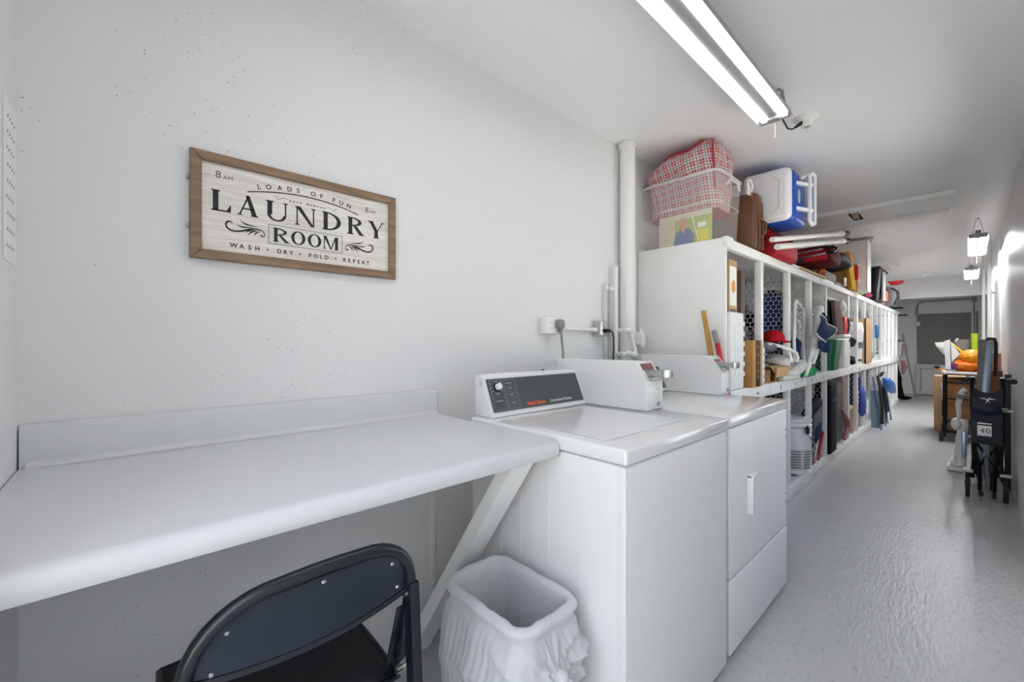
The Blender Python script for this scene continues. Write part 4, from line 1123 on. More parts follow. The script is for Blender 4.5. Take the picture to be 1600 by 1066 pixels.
# ------------------------------------------------------------------ helpers for the stored things
def carton(name, label, lo, hi, m='kraft', rz=0, tape=None, flaps=True, group=None, cat='box'):
    """closed cardboard box: body, top flap seam, tape"""
    lo, hi = Vector(lo), Vector(hi); c = (lo+hi)/2
    t = thing(name, label, cat, (c.x, c.y, lo.z), rz, group)
    s = (hi-lo)
    mb = MB(); mb.box((-s.x/2, -s.y/2, 0), (s.x/2, s.y/2, s.z), .003); build('body', mb, m, t, local=True)
    if flaps:
        mb = MB(); mb.box((-s.x/2+.001, -s.y/2+.001, s.z), (-.0015, s.y/2-.001, s.z+.003), .0006); mb.box((.0015, -s.y/2+.001, s.z), (s.x/2-.001, s.y/2-.001, s.z+.003), .0006)
        build('flap', mb, m, t, local=True)
    return t, s
def cloth_lump(name, label, cat, c, rad, m, seed, noise=.16, p=2.3, rot=(0, 0, 0), group=None, seg=36, rings=22):
    mb = MB(); mb.blob(c, rad, seg, rings, p, noise, seed, rot)
    return single(name, label, cat, mb, m, group, smooth=70)
def hung_cloth(mb, x, y0, y1, z0, z1, amp=.012, waves=4, thick=.01, lean=0, seed=0):
    rnd = random.Random(seed); ph = rnd.uniform(0, 6)
    def f(u, v, s):
        y = y0 + (y1-y0)*u; z = z0 + (z1-z0)*v
        return Vector((x + s*thick + amp*math.sin(waves*6.283*u+ph+v)*(1.1-v*.6) + lean*(1-v), y + .012*math.sin(5*v+ph)*(1-v), z))
    n = 30
    loop_u = [(i/(n-1), 1) for i in range(n)] + [((n-1-i)/(n-1), -1) for i in range(n)]
    rings = [[f(u, j/13, s) for u, s in loop_u] for j in range(14)]
    mb.ring_loft(rings)
    return mb

# ------------------------------------------------------------------ on top of the rack
TZ = 1.7875
# clear tote
t = thing('storage_tote', 'clear plastic storage tote on the near end of the rack top', 'tote', (.25, 2.73, TZ))
def tub(a0, a1, z0, z1, n=8):
    (x0, y0, x1, y1) = a0; (X0, Y0, X1, Y1) = a1
    rings = []
    for k in range(n):
        s = k/(n-1); q = [x0+(X0-x0)*s, y0+(Y0-y0)*s, x1+(X1-x1)*s, y1+(Y1-y1)*s]; z = z0+(z1-z0)*s
        cx, cyy = (q[0]+q[2])/2, (q[1]+q[3])/2; a, b = (q[2]-q[0])/2, (q[3]-q[1])/2
        r_ = []
        for i in range(48):
            p, _ = rrect(a, b, .045, i/48); r_.append((cx+p[0], cyy+p[1], z))
        rings.append(r_)
    return rings
outer = tub((.025, 2.535, .485, 2.885), (.008, 2.515, .505, 2.915), TZ+.002, 2.20)
mb = MB(); mb.ring_loft(outer, True, True, False); build('tub', mb, 'tote', t, smooth=60)
mb = MB()
rim = outer[-1]; mb.tube(list(rim) + [rim[0]], .008, 8, cap=False)
mid = outer[4]; mb.tube(list(mid) + [mid[0]], .0022, 6, cap=False)
build('rim', mb, 'tote_rim', t, smooth=60)
mb = MB(); mb.tube([(.512, 2.62, 2.13), (.522, 2.66, 2.165), (.522, 2.77, 2.17), (.514, 2.82, 2.14)], .008, 8); build('handle', mb, 'tote_rim', t)
t = thing('clip', 'white plastic tote clip hanging off the back end of the clear tote', 'clip', (.53, 2.92, 2.1))
mb = MB(); mb.tube(arc((2.925, 2.19), .035, -60, 240, 14, 'yz', .54), .008, 8); mb.box((.525, 2.9, 2.13), (.545, 2.95, 2.165), .006); build('clip_ring', mb, 'white_plastic', t)
mb = MB(); mb.tube([(.54, 2.905, 2.16), (.55, 2.93, 2.13), (.54, 2.96, 2.11)], .004, 6); build('cord', mb, 'red_trim', t)
# framed print inside the tote
t = thing('magazine', 'printed page with a man in blue shirt standing inside the clear tote', 'magazine', (.3, 2.56, TZ+.005))
fy = 2.556
def flat(poly, m, nm, off, lab=None, root=None): 
    mb = MB(); mb.prism(poly, (0, fy-off, TZ+.006), (1, 0, 0), (0, 0, 1), -.0006 if False else .0006); return build(nm, mb, m, root, lab, smooth=0)
pg = flat(rect(.12, 0, .455, .20), 'print_cream', 'page', -.001, None, t)
flat(rect(.225, .0, .455, .165), 'print_green', 'photo', 0, 'green foliage photo', pg)
flat([(.215, .0), (.345, .0), (.35, .05), (.325, .095), (.30, .105), (.262, .105), (.235, .085)], 'shirt', 'shirt_print', .001, None, pg)
flat([(.28+.026*math.cos(a), .135+.036*math.sin(a)) for a in [i*.3 for i in range(21)]], 'skin', 'face_print', .002, None, pg)
flat([(.266, .105), (.297, .105), (.282, .07)], 'skin', 'collar_print', .002, None, pg)
flat(rect(.365, .01, .435, .085), 'print_yellow', 'yellow_print', .002, None, pg)
flat(rect(.37, .095, .42, .125), 'paper', 'white_print', .002, None, pg)
mb = MB()
for i in range(8): mb.prism(rect(.13, .03+i*.018, .205 + (i % 3)*.006, .034+i*.018), (0, fy-.001, TZ+.006), (1, 0, 0), (0, 0, 1), .0006)
build('text_print', mb, 'straw', pg, smooth=0)
mb = MB(); mb.beam((.335, fy-.012, TZ+.195), (.385, fy-.012, TZ+.004), .006, .004, (0, 1, 0)); put(build('white_stick', mb, 'white_plastic'), 'thin white stick slanting across the printed page in the tote', 'stick')
# plaid shopping bag
t = thing('plaid_bag', 'red and white plaid zip bag stuffed into the clear tote up to ceiling', 'bag', (.27, 2.72, 2.0))
def bag_outline(u, v):
    """v 0 at the bottom inside the tote, 1 at the top crease near the ceiling"""
    z0, z1 = 1.995, 2.385
    p, nn = rrect(.222, .158, .07, u)
    lean = .02*v
    x = .255 + p[0]; y = 2.715 + p[1]
    tallness = .30 + .70*min(1, max(0, (x-.03)/.43)) ** .8     # low at the wall end, high at the aisle end
    sx = 1 - .0*v
    bulge = .96 + .05*v
    top = max(0, (v-.62)/.38)
    top = max(0, (v-.80)/.20)
    shrink = 1 - .45*top**2
    out = max(0, min(1, (v-.45)/.35))
    xx = .252 + p[0]*bulge*(1-.16*top**2) + .012*out; yy = 2.715 - .055*out*(1 if p[1] < 0 else .2) + p[1]*bulge*shrink
    zt = 2.325 + .08*min(1, max(0, (x-.02)/.36)) ** .8 + .010*math.sin(5*u*6.28)*top
    z = z0 + (zt-z0)*min(1, v*1.10 - .10*v*v)
    wr = .007*math.sin(23*u+7*v) + .005*math.sin(51*u-9*v)
    z = min(z, 2.412)
    return Vector((xx + wr*nn[0], yy + wr*nn[1], z))
mb = MB(); mb.grid(bag_outline, 72, 30, closed_u=True, uv=lambda u, v: (u*1.42+.06*v, v*.44))
# close the crease
top = mb.bm.verts; mb.bm.verts.ensure_lookup_table(); mb.bm.faces.new([mb.bm.verts[29*72+i] for i in range(72)]); mb.bm.faces.new([mb.bm.verts[71-i] for i in range(72)])
build('body', mb, 'plaid', t, smooth=70)
def edge_pt(x, v): 
    best = None
    for i in range(240):
        p = bag_outline(i/240, v)
        if p.y < 2.70 - .0 and (best is None or abs(p.x-x) < abs(best.x-x)): best = p
    return best
mb = MB(); pts = [bag_outline(.263+.0*k, .28+.70*k/12) + Vector((.003, -.004, 0)) for k in range(13)]; mb.tube(pts, .006, 6)
build('piping', mb, 'red_trim', t, 'red piping down the corner')
mb = MB(); pts = [bag_outline(.02+.20*k/14, .985) + Vector((0, -.006, .003)) for k in range(15)]; mb.tube(pts, .007, 6)
build('zip', mb, 'red_trim', t, 'red zip band along the top')
mb = MB(); mb.tube([(.18, 2.60, 2.27), (.22, 2.575, 2.315), (.26, 2.565, 2.30), (.30, 2.565, 2.345)], .009, 8); build('carry_strap', mb, 'red_trim', t)

# brown vinyl case standing on edge behind the tote
t = thing('brown_case', 'brown vinyl suitcase standing on its edge between tote and cooler', 'suitcase', (.35, 3.04, TZ))
mb = MB(); mb.box((.10, 2.975, TZ+.001), (.565, 3.10, 2.165), .03, 3); build('shell', mb, 'brown_vinyl', t)
mb = MB(); mb.tube([(.569, 3.005, TZ+.01), (.571, 3.005, 1.93), (.561, 3.005, 2.10), (.535, 3.005, 2.16)], .009, 8); mb.tube([(.569, 3.07, TZ+.01), (.571, 3.07, 1.93), (.561, 3.07, 2.10), (.535, 3.07, 2.16)], .009, 8); build('welting', mb, 'brown_vinyl', t)
mb = MB(); mb.tube([(.570, 3.04, 1.88), (.595, 3.04, 1.90), (.599, 3.04, 1.96), (.570, 3.04, 1.985)], .008, 8); mb.box((.565, 3.02, 1.865), (.577, 3.06, 1.89), .004); mb.box((.565, 3.02, 1.975), (.577, 3.06, 2.0), .004); build('handle', mb, 'brown_vinyl', t)

# red hard case and cooler
t = thing('red_case', 'bright red hard case lying flat under the blue and white cooler', 'suitcase', (.45, 3.55, TZ))
mb = MB(); mb.prism([(.12, 0), (.58, 0), (.60, .03), (.60, .135), (.555, .20), (.12, .20)], (0, 3.27, TZ+.001), (1, 0, 0), (0, 0, 1), -.52); mb._bev(list(mb.bm.verts), .016, 3); build('shell', mb, 'case_red', t)
mb = MB(); mb.tube([(.13, 3.272, TZ+.2), (.552, 3.272, TZ+.2), (.597, 3.28, TZ+.14), (.60, 3.5, TZ+.14), (.60, 3.77, TZ+.14)], .008, 8); build('edge_trim', mb, 'case_dark', t)
mb = MB(); mb.box((.47, 3.266, TZ+.12), (.53, 3.2705, TZ+.138)); build('badge', mb, 'case_dark', t)
for x in (.50, .56):
    mb = MB(); mb.cyl((x, 3.262, TZ+.06), (x, 3.272, TZ+.06), .004, seg=10); build('stud', mb, 'steel', t)
CZ0 = TZ+.205
t = thing('cooler', 'blue and white picnic cooler lying on its side on the red case', 'cooler', (.55, 3.4, CZ0), 0)
mb = MB(); mb.box((.40, 3.245, CZ0+.002), (.705, 3.55, CZ0+.36), .04, 4); build('body', mb, 'cooler_blue', t)
mb = MB(); mb.box((.405, 3.17, CZ0+.006), (.70, 3.25, CZ0+.356), .05, 4); ld = build('lid', mb, 'cooler_white', t)
mb = MB(); mb.tube([(.60, 3.168, CZ0+.30), (.64, 3.168, CZ0+.27), (.64, 3.168, CZ0+.09), (.60, 3.168, CZ0+.06)], .003, 6); build('lid_groove', mb, 'grey_cloth', ld)
mb = MB(); mb.tube([(.715, 3.35, CZ0+.30), (.77, 3.40, CZ0+.335), (.775, 3.44, CZ0+.33), (.775, 3.44, CZ0+.0), (.77, 3.40, CZ0-.01), (.765, 3.36, CZ0+.01), (.765, 3.36, CZ0+.31), (.77, 3.40, CZ0+.335)], .013, 10)
mb.beam((.69, 3.30, CZ0+.27), (.775, 3.38, CZ0+.245), .022, .022); mb.beam((.69, 3.30, CZ0+.10), (.775, 3.38, CZ0+.075), .022, .022); build('swing_handle', mb, 'cooler_white', t)
mb = MB(); mb.lathe([(.03, 0), (.028, .004)], (.705, 3.36, CZ0+.19), (1, 0, 0), 20, sx=1.6, sy=.7); build('logo_plate', mb, 'cooler_logo', t)

# white poles and luggage
t = thing('white_pole', 'upper white pole with black end cap lying across the red luggage', 'pole', (.5, 4, 2.0), 0, 'white poles on the luggage')
mb = MB(); mb.cyl((.622, 3.08, 1.856), (.745, 4.50, 2.118), .0175, seg=14); build('tube', mb, 'pole_white', t)
mb = MB(); mb.cyl((.737, 4.415, 2.1025), (.7485, 4.535, 2.1245), .023, seg=14); build('collar', mb, 'pole_white', t)
mb = MB(); mb.cyl((.7485, 4.535, 2.1245), (.758, 4.655, 2.1465), .0245, seg=14); build('end_cap', mb, 'black_plastic', t)
t = thing('white_pole', 'lower white pole with black end cap lying just under the other pole', 'pole', (.52, 4, 1.95), 0, 'white poles on the luggage')
mb = MB(); mb.cyl((.640, 3.12, 1.812), (.752, 4.50, 2.052), .0195, seg=14); build('tube', mb, 'pole_white', t)
mb = MB(); mb.cyl((.7451, 4.415, 2.0372), (.7548, 4.535, 2.0581), .025, seg=14); build('collar', mb, 'pole_white', t)
mb = MB(); mb.cyl((.7548, 4.535, 2.0581), (.7645, 4.655, 2.079), .0265, seg=14); build('end_cap', mb, 'black_plastic', t)
t = thing('trolley_suitcase', 'maroon trolley suitcase lying down with chrome handle pulled out below poles', 'suitcase', (.5, 4.6, TZ))
mb = MB(); mb.box((.10, 4.34, TZ+.085), (.70, 4.80, 2.015), .035, 3); build('body', mb, 'case_maroon', t)
mb = MB(); mb.box((.13, 4.335, TZ+.10), (.68, 4.345, 1.985), .004); build('front_pocket', mb, 'case_red', t)
mb = MB(); mb.cyl((.46, 4.318, 1.958), (.67, 4.30, 1.975), .008, seg=10); mb.cyl((.47, 4.318, 1.918), (.70, 4.30, 1.937), .008, seg=10); build('handle_rod', mb, 'chrome', t)
mb = MB(); mb.tube([(.66, 4.30, 1.975), (.73, 4.297, 1.98), (.752, 4.296, 1.965), (.752, 4.296, 1.95), (.73, 4.297, 1.938), (.68, 4.30, 1.936)], .014, 8); build('handle_grip', mb, 'black_plastic', t)
mb = MB(); mb.tube([(.735, 4.284, 1.985), (.762, 4.283, 1.968), (.762, 4.283, 1.95), (.735, 4.283, 1.934)], .005, 8); build('handle_end', mb, 'chrome', t)
for x, z in ((.40, 1.90), (.31, 1.89)):
    mb = MB(); mb.lathe([(.022, -.012), (.028, 0), (.022, .012)], (x+.09, 4.315, z-.01), (0, 1, 0), 14); build('wheel', mb, 'black_rubber', t)
cloth_lump('duffel_bag', 'dark red duffel bag squeezed below the maroon trolley suitcase', 'bag', (.40, 4.06, TZ+.085), (.11, .20, .083), 'case_maroon', 5, .06, 3)
cloth_lump('grey_pouch', 'small mauve grey pouch in front of the maroon trolley suitcase', 'pouch', (.42, 4.60, TZ+.042), (.085, .15, .040), 'taupe_cloth', 6, .06, 3)
mb = MB(); mb.obox((.535, 4.45, TZ+.013), (.06, .85, .022), (0, 0, -1), .003); put(build('tan_board', mb, 'wood_tan'), 'tan wooden plank lying along the front edge of the rack top', 'plank')
mb = MB(); mb.obox((.535, 3.905, TZ+.008), (.05, .2, .012), (0, 0, 1), .002); put(build('white_plank', mb, 'white_paint'), 'white plank at the front edge just past the red case', 'plank')
mb = MB(); mb.obox((.535, 5.12, TZ+.008), (.035, .42, .012), (0, 0, 0), .002); put(build('white_plank', mb, 'white_paint'), 'white plank at the front edge below the zebra bag', 'plank')
mb = MB(); mb.blob((.53, 4.90, TZ+.067), (.035, .07, .040), 24, 14, 2, .25, 11); mb.blob((.52, 4.93, TZ+.12), (.035, .05, .03), 24, 14, 2, .25, 12); put(build('red_bundle', mb, 'orange_dim', smooth=70), 'rust red bundle between maroon suitcase and zebra bag', 'bundle')
cloth_lump('black_bag', 'glossy black bag heaped on top of the zebra bag', 'bag', (.47, 5.44, 2.022), (.19, .40, .075), 'black_gloss', 21, .07, 2.6, (0, -4, 0))
cloth_lump('zebra_bag', 'black and white zebra striped bag under the glossy black bag', 'bag', (.42, 5.40, TZ+.078), (.10, .40, .074), 'zebra', 22, .05, 3)
t = thing('black_tray', 'thin dark tray at the front edge under the zebra bag', 'tray', (.53, 5.6, TZ))
mb = MB(); mb.box((.525, 5.36, TZ+.001), (.56, 5.86, TZ+.012), .003); build('base', mb, 'case_dark', t)
mb = MB(); mb.box((.555, 5.36, TZ+.010), (.562, 5.86, TZ+.026), .002); build('lip', mb, 'brown_vinyl', t)
t = thing('gift_tag', 'white tag with black mark beside the zebra bag', 'tag', (.575, 5.78, TZ))
mb = MB(); mb.box((.572, 5.70, TZ+.02), (.576, 5.82, TZ+.105), .001); build('card', mb, 'paper', t)
mb = MB(); mb.prism([(5.735, TZ+.03), (5.785, TZ+.03), (5.76, TZ+.085)], (.5762, 0, 0), (0, 1, 0), (0, 0, 1), .0006); build('mark', mb, 'print_dark', t)
mb = MB(); hung_cloth(mb, .555, 5.88, 6.16, TZ+.002, 2.12, .018, 2, .016, .02, 4); put(build('yellow_cloth', mb, 'yellow_cloth', smooth=70), 'mustard yellow cloth bundle standing beside the black bag', 'cloth')
mb = MB(); mb.box((.30, 6.18, 2.10), (.56, 6.34, 2.25), .03, 3); mb2 = mb; put(build('mustard_box', mb2, 'print_orange'), 'mustard bundle on top of the red panel box', 'bundle')
t = thing('red_panel_box', 'narrow red and tan box standing left of the tall white panel', 'box', (.5, 6.25, TZ))
mb = MB(); mb.box((.34, 6.19, TZ+.001), (.62, 6.33, 2.095), .004); build('body', mb, 'kraft_light', t)
mb = MB(); mb.box((.595, 6.187, TZ+.12), (.6215, 6.19, 2.07)); mb.box((.6202, 6.20, TZ+.14), (.6215, 6.32, 2.07)); build('red_face', mb, 'red_plastic', t)
mb = MB(); mb.box((.6202, 6.20, TZ+.02), (.6216, 6.32, TZ+.10)); build('red_print', mb, 'red_label', t)
t = thing('tall_box', 'tall white panel box standing upright on the rack top near ceiling', 'panel', (.55, 6.5, TZ))
mb = MB(); mb.box((.40, 6.38, TZ+.001), (.675, 6.62, 2.395), .003); build('body', mb, 'white_paint', t)
mb = MB(); mb.box((.672, 6.375, TZ+.003), (.684, 6.625, 2.397), .002); build('edge_board', mb, 'white_paint', t)
mb = MB(); mb.obox((.585, 6.46, 2.403), (.26, .24, .012), (0, 0, 12), .002); put(build('metal_sheet', mb, 'dull_steel'), 'thin metal sheet lying flat on the tall white panel box', 'sheet')
t = thing('black_bin', 'black bin with white stripe and white board on top behind tall panel', 'bin', (.45, 8.2, TZ))
mb = MB(); mb.ring_loft([tub((.30, 7.85, .60, 8.55), (.27, 7.82, .63, 8.6), TZ+.001, 2.24, 4)[k] for k in range(4)]); build('body', mb, 'black_plastic', t)
mb = MB(); mb.box((.255, 7.80, 2.235), (.645, 8.62, 2.26), .008); build('lid', mb, 'black_plastic', t)
mb = MB(); mb.box((.628, 8.08, TZ+.02), (.648, 8.30, 2.22), .004); build('stripe_board', mb, 'white_plastic', t)
mb = MB(); mb.obox((.52, 8.18, 2.287), (.38, .7, .025), (0, -3, 0), .004); put(build('white_board', mb, 'white_paint'), 'white shelf board lying on top of the black bin', 'board')
cloth_lump('magenta_bag', 'magenta and grey bag on rack top in front of black bin', 'bag', (.50, 7.45, TZ+.047), (.085, .22, .045), 'magenta', 31, .12)
cloth_lump('lime_bag', 'small lime green bag on rack top just past the tall panel', 'bag', (.55, 6.85, TZ+.032), (.045, .12, .03), 'lime', 32, .1)
cloth_lump('dark_pouch', 'dark navy pouch beside the small lime bag on rack top', 'pouch', (.53, 7.06, TZ+.057), (.055, .11, .055), 'navy_dark', 33, .1)
t = thing('white_helmet', 'white and black rounded helmet lying near the rack front past black bin', 'helmet', (.52, 8.75, TZ))
mb = MB(); mb.blob((.50, 8.77, TZ+.055), (.11, .12, .053), 24, 14, 2.2); bmx = build('shell', mb, 'white_plastic', t)
mb = MB(); mb.tube([(.6, 8.70, TZ+.03), (.615, 8.77, TZ+.045), (.6, 8.84, TZ+.03)], .012, 8); build('edge_band', mb, 'black_rubber', t)
cloth_lump('orange_bag', 'dull orange bag hanging on the rack top edge by the black backpack', 'bag', (.50, 9.02, TZ+.135), (.11, .11, .132), 'orange_dim', 34, .1)
t = thing('backpack', 'black and white strapped backpack on rack top under the red dustpan', 'backpack', (.55, 9.4, TZ))
mb = MB(); mb.blob((.55, 9.38, TZ+.17), (.11, .14, .165), 28, 18, 2.6, .05, 35); build('body', mb, 'grey_cloth_dark', t)
for yy in (9.28, 9.44):
    mb = MB(); mb.tube([(.62, yy, TZ+.30), (.69, yy, TZ+.24), (.70, yy, TZ+.14), (.66, yy, TZ+.03)], .014, 8); build('strap', mb, 'black_rubber', t)
t = thing('dustpan', 'red plastic dustpan perched on top of the black and white backpack', 'dustpan', (.62, 9.5, 2.15))
mb = MB(); mb.prism([(.56, 2.205), (.76, 2.21), (.745, 2.17), (.68, 2.145), (.60, 2.15)], (0, 9.36, 0), (1, 0, 0), (0, 0, 1), -.16); mb._bev(list(mb.bm.verts), .006, 2); build('pan', mb, 'red_plastic', t)
mb = MB(); mb.tube([(.60, 9.5, 2.15), (.59, 9.5, 2.05), (.585, 9.5, TZ+.30)], .012, 8); build('stem', mb, 'white_plastic', t)

# ------------------------------------------------------------------ upper bays, from the near end
SZ = .9125
t, s = carton('tall_carton', 'tall narrow cardboard box with a white label in the first upper bay', (.385, 2.66, SZ), (.512, 2.79, 1.69), 'kraft_light')
mb = MB(); mb.box((s.x/2, -.055, .50), (s.x/2+.0008, .05, .74)); lb = build('label_sheet', mb, 'paper', t, 'white printed label', local=True)
mb = MB(); mb.prism([(-.03, .60), (.0, .575), (.035, .60), (.03, .65), (0, .66), (-.03, .635)], (s.x/2+.0009, 0, 0), (0, 1, 0), (0, 0, 1), .0005); build('label_picture', mb, 'print_orange', lb, local=True)
mb = MB(); mb.box((s.x/2, -.05, .34), (s.x/2+.0008, .045, .48)); build('dark_print', mb, 'grey_cloth_dark', t, local=True)
mb = MB(); mb.box((.20, 2.985, SZ+.001), (.47, 3.055, 1.665), .004); put(build('clear_sheet', mb, 'taupe_cloth'), 'brownish grey panel standing behind the tall labelled cardboard box', 'panel')
mb = MB(); mb.box((.520, 2.525, SZ+.001), (.572, 2.728, 1.365), .012, 3)
for k in range(6): mb.obox((.572, 2.722, 1.0+.06*k), (.012, .012, .03), (0, 0, 20), .004)
t = single('foam_slab', 'white foam packing slab standing at the front of the first upper bay', 'foam', mb, 'foam')
mb = MB(); mb.box((.572, 2.58, 1.0), (.5745, 2.69, 1.29), .001, 1); build('pressed_panel', mb, 'foam', t)
t, s = carton('brown_carton', 'brown shipping box with black printed tape at front of first upper bay', (.38, 2.795, SZ), (.60, 2.965, 1.20), 'kraft')
mb = MB(); mb.box((s.x/2, -.035, 0.002), (s.x/2+.001, .04, s.z)); build('tape', mb, 'tape', t, 'black printed tape', local=True)
mb = MB()
for zz in (.05, .09, .14, .19, .24): mb.box((s.x/2+.001, -.006, zz), (s.x/2+.0014, .008, zz+.02))
build('tape_print', mb, 'kraft_light', t, local=True)
mb = MB()
for k in range(6): mb.box((-.02+.019*k, -s.y/2-.0006, .015), (-.018+.019*k, -s.y/2, .07))
mb.box((-.02, -s.y/2-.0006, .068), (.078, -s.y/2, .07)); build('stamp_print', mb, 'kraft_dark', t, local=True)

# second upper bay
t = thing('open_carton', 'open cardboard box with flap hanging out in the second upper bay', 'box', (.47, 3.4, SZ))
mb = MB()
for lo, hi in (((.36, 3.24, SZ), (.565, 3.246, 1.0)), ((.36, 3.56, SZ), (.565, 3.566, 1.0)), ((.36, 3.24, SZ), (.366, 3.566, 1.0)), ((.36, 3.24, SZ), (.565, 3.566, SZ+.005)), ((.559, 3.36, SZ), (.565, 3.566, 1.0))): mb.box(lo, hi)
build('body', mb, 'kraft', t)
mb = MB(); mb.obox((.585, 3.40, 1.005), (.05, .34, .005), (0, 55, 0)); mb.obox((.607, 3.40, .985), (.005, .34, .07), (0, 5, 0)); build('flap', mb, 'kraft_light', t)
cloth_lump('navy_bundle', 'navy bundle inside the open cardboard box', 'cloth', (.46, 3.30, SZ+.035), (.08, .05, .028), 'navy_dark', 41, .1)
cloth_lump('pale_cloth', 'upper pale grey folded cloth spilling over the open cardboard box', 'cloth', (.53, 3.575, 1.055), (.09, .135, .04), 'grey_cloth', 42, .1, 2.6, (4, 10, 0), 'pale cloths in the second bay')
cloth_lump('pale_cloth', 'middle pale grey cloth bulging out in front of a post', 'cloth', (.612, 3.68, .995), (.05, .17, .045), 'grey_cloth', 43, .1, 2.6, (12, 0, 0), 'pale cloths in the second bay')
cloth_lump('pale_cloth', 'lowest pale grey cloth lying on the middle shelf edge', 'cloth', (.60, 3.56, .938), (.045, .20, .022), 'grey_cloth', 44, .1, 2.6, (0, 0, 0), 'pale cloths in the second bay')
t = thing('white_crate', 'white plastic crate behind the pale cloths at the second bay post', 'crate', (.42, 3.2, SZ))
mb = MB(); mb.box((.36, 3.16, SZ+.001), (.54, 3.225, 1.155), .008); build('body', mb, 'white_plastic', t)
mb = MB()
for k in range(4): mb.box((.54, 3.165, .95+.05*k), (.542, 3.22, .965+.05*k))
build('ribs', mb, 'grey_plastic', t)
t = thing('baseball_cap', 'red baseball cap on top of the heap in the second upper bay', 'cap', (.55, 3.36, 1.2))
mb = MB(); mb.lathe([(.070, 0), (.072, .016), (.066, .044), (.044, .068), (.016, .078), (.003, .08)], (.545, 3.38, 1.20), (0, 0, 1), 28, cap0=True); build('crown', mb, 'red_cloth', t, smooth=60)
mb = MB(); mb.grid(lambda u, v: Vector((.545 + (.068+.05*v*math.sin(math.pi*u))*math.cos(R(-20+ 150*u)) , 3.385 + (.068+.095*v*math.sin(math.pi*u))*math.sin(R(-20+150*u)), 1.206 - .02*v + .012*math.sin(math.pi*u)*v)), 20, 6); mb.grid(lambda u, v: Vector((.545 + (.068+.05*v*math.sin(math.pi*u))*math.cos(R(-20+ 150*u)) , 3.385 + (.068+.095*v*math.sin(math.pi*u))*math.sin(R(-20+150*u)), 1.202 - .02*v + .012*math.sin(math.pi*u)*v)), 20, 6)
build('brim', mb, 'red_cloth', t, smooth=60)
cloth_lump('dark_heap', 'dark grey crumpled cloth directly under the red cap', 'cloth', (.48, 3.36, 1.158), (.085, .15, .04), 'grey_cloth_dark', 45, .14)
t = thing('walker_handle', 'bent white metal tube handle lying over the pale cloths', 'handle', (.58, 3.55, 1.1))
mb = MB(); mb.tube([(.545, 3.27, 1.178), (.575, 3.40, 1.165), (.60, 3.58, 1.135), (.615, 3.67, 1.11), (.62, 3.69, 1.075), (.62, 3.655, 1.04)], .012, 10); build('tube', mb, 'white_paint', t)
mb = MB(); mb.tube([(.60, 3.55, 1.12), (.605, 3.565, 1.08), (.61, 3.56, 1.045)], .011, 10); build('tube', mb, 'white_paint', t)
mb = MB(); mb.box((.595, 3.53, 1.02), (.635, 3.70, 1.043), .005); build('clamp', mb, 'grey_plug', t)
cloth_lump('patterned_cloth', 'grey cloth bundle hanging high up in the second upper bay', 'cloth', (.33, 3.45, 1.53), (.09, .12, .13), 'grey_cloth_dark', 46, .2)
cloth_lump('grey_sack', 'charcoal sack behind the red cap in the second upper bay', 'sack', (.29, 3.36, 1.19), (.10, .15, .17), 'grey_cloth_dark', 47, .1)
for (nm, lab, x, ya, yb, za, zb, m_, sd) in (  # added dark cloths, standing in for the shade deep in the bays
    ('charcoal_backing', 'charcoal cloth added to darken the back of the second upper bay', .12, 3.22, 3.68, .98, 1.68, 'grey_cloth_dark', 80),
    ('black_backing', 'black cloth added for darkness behind the navy garment in the third upper bay', .14, 3.86, 4.32, 1.0, 1.69, 'black_cloth', 81),
    ('dark_backing', 'dark navy cloth added to darken the back of the fourth upper bay', .22, 4.48, 4.90, .98, 1.68, 'navy_dark', 82),
    ('brown_backing', 'taupe brown cloth added to darken the back of the first upper bay', .10, 2.70, 3.05, 1.0, 1.68, 'taupe_cloth', 83),
    ('lower_black_backing', 'black cloth added to darken the back of the lower bay with buckets', .12, 3.82, 4.34, .12, .80, 'black_cloth', 84),
    ('lower_dark_backing', 'black cloth added for darkness behind the black rounded bag in lower bay', .20, 4.46, 4.92, .12, .80, 'black_cloth', 85),
    ('lower_grey_backing', 'dark cloth added to darken the back of the second lower bay', .20, 3.18, 3.68, .12, .80, 'black_cloth', 86)):
    mb = MB(); hung_cloth(mb, x, ya, yb, za, zb, .02, 3, .035, 0, sd); put(build(nm, mb, m_, smooth=70), lab, 'garment')
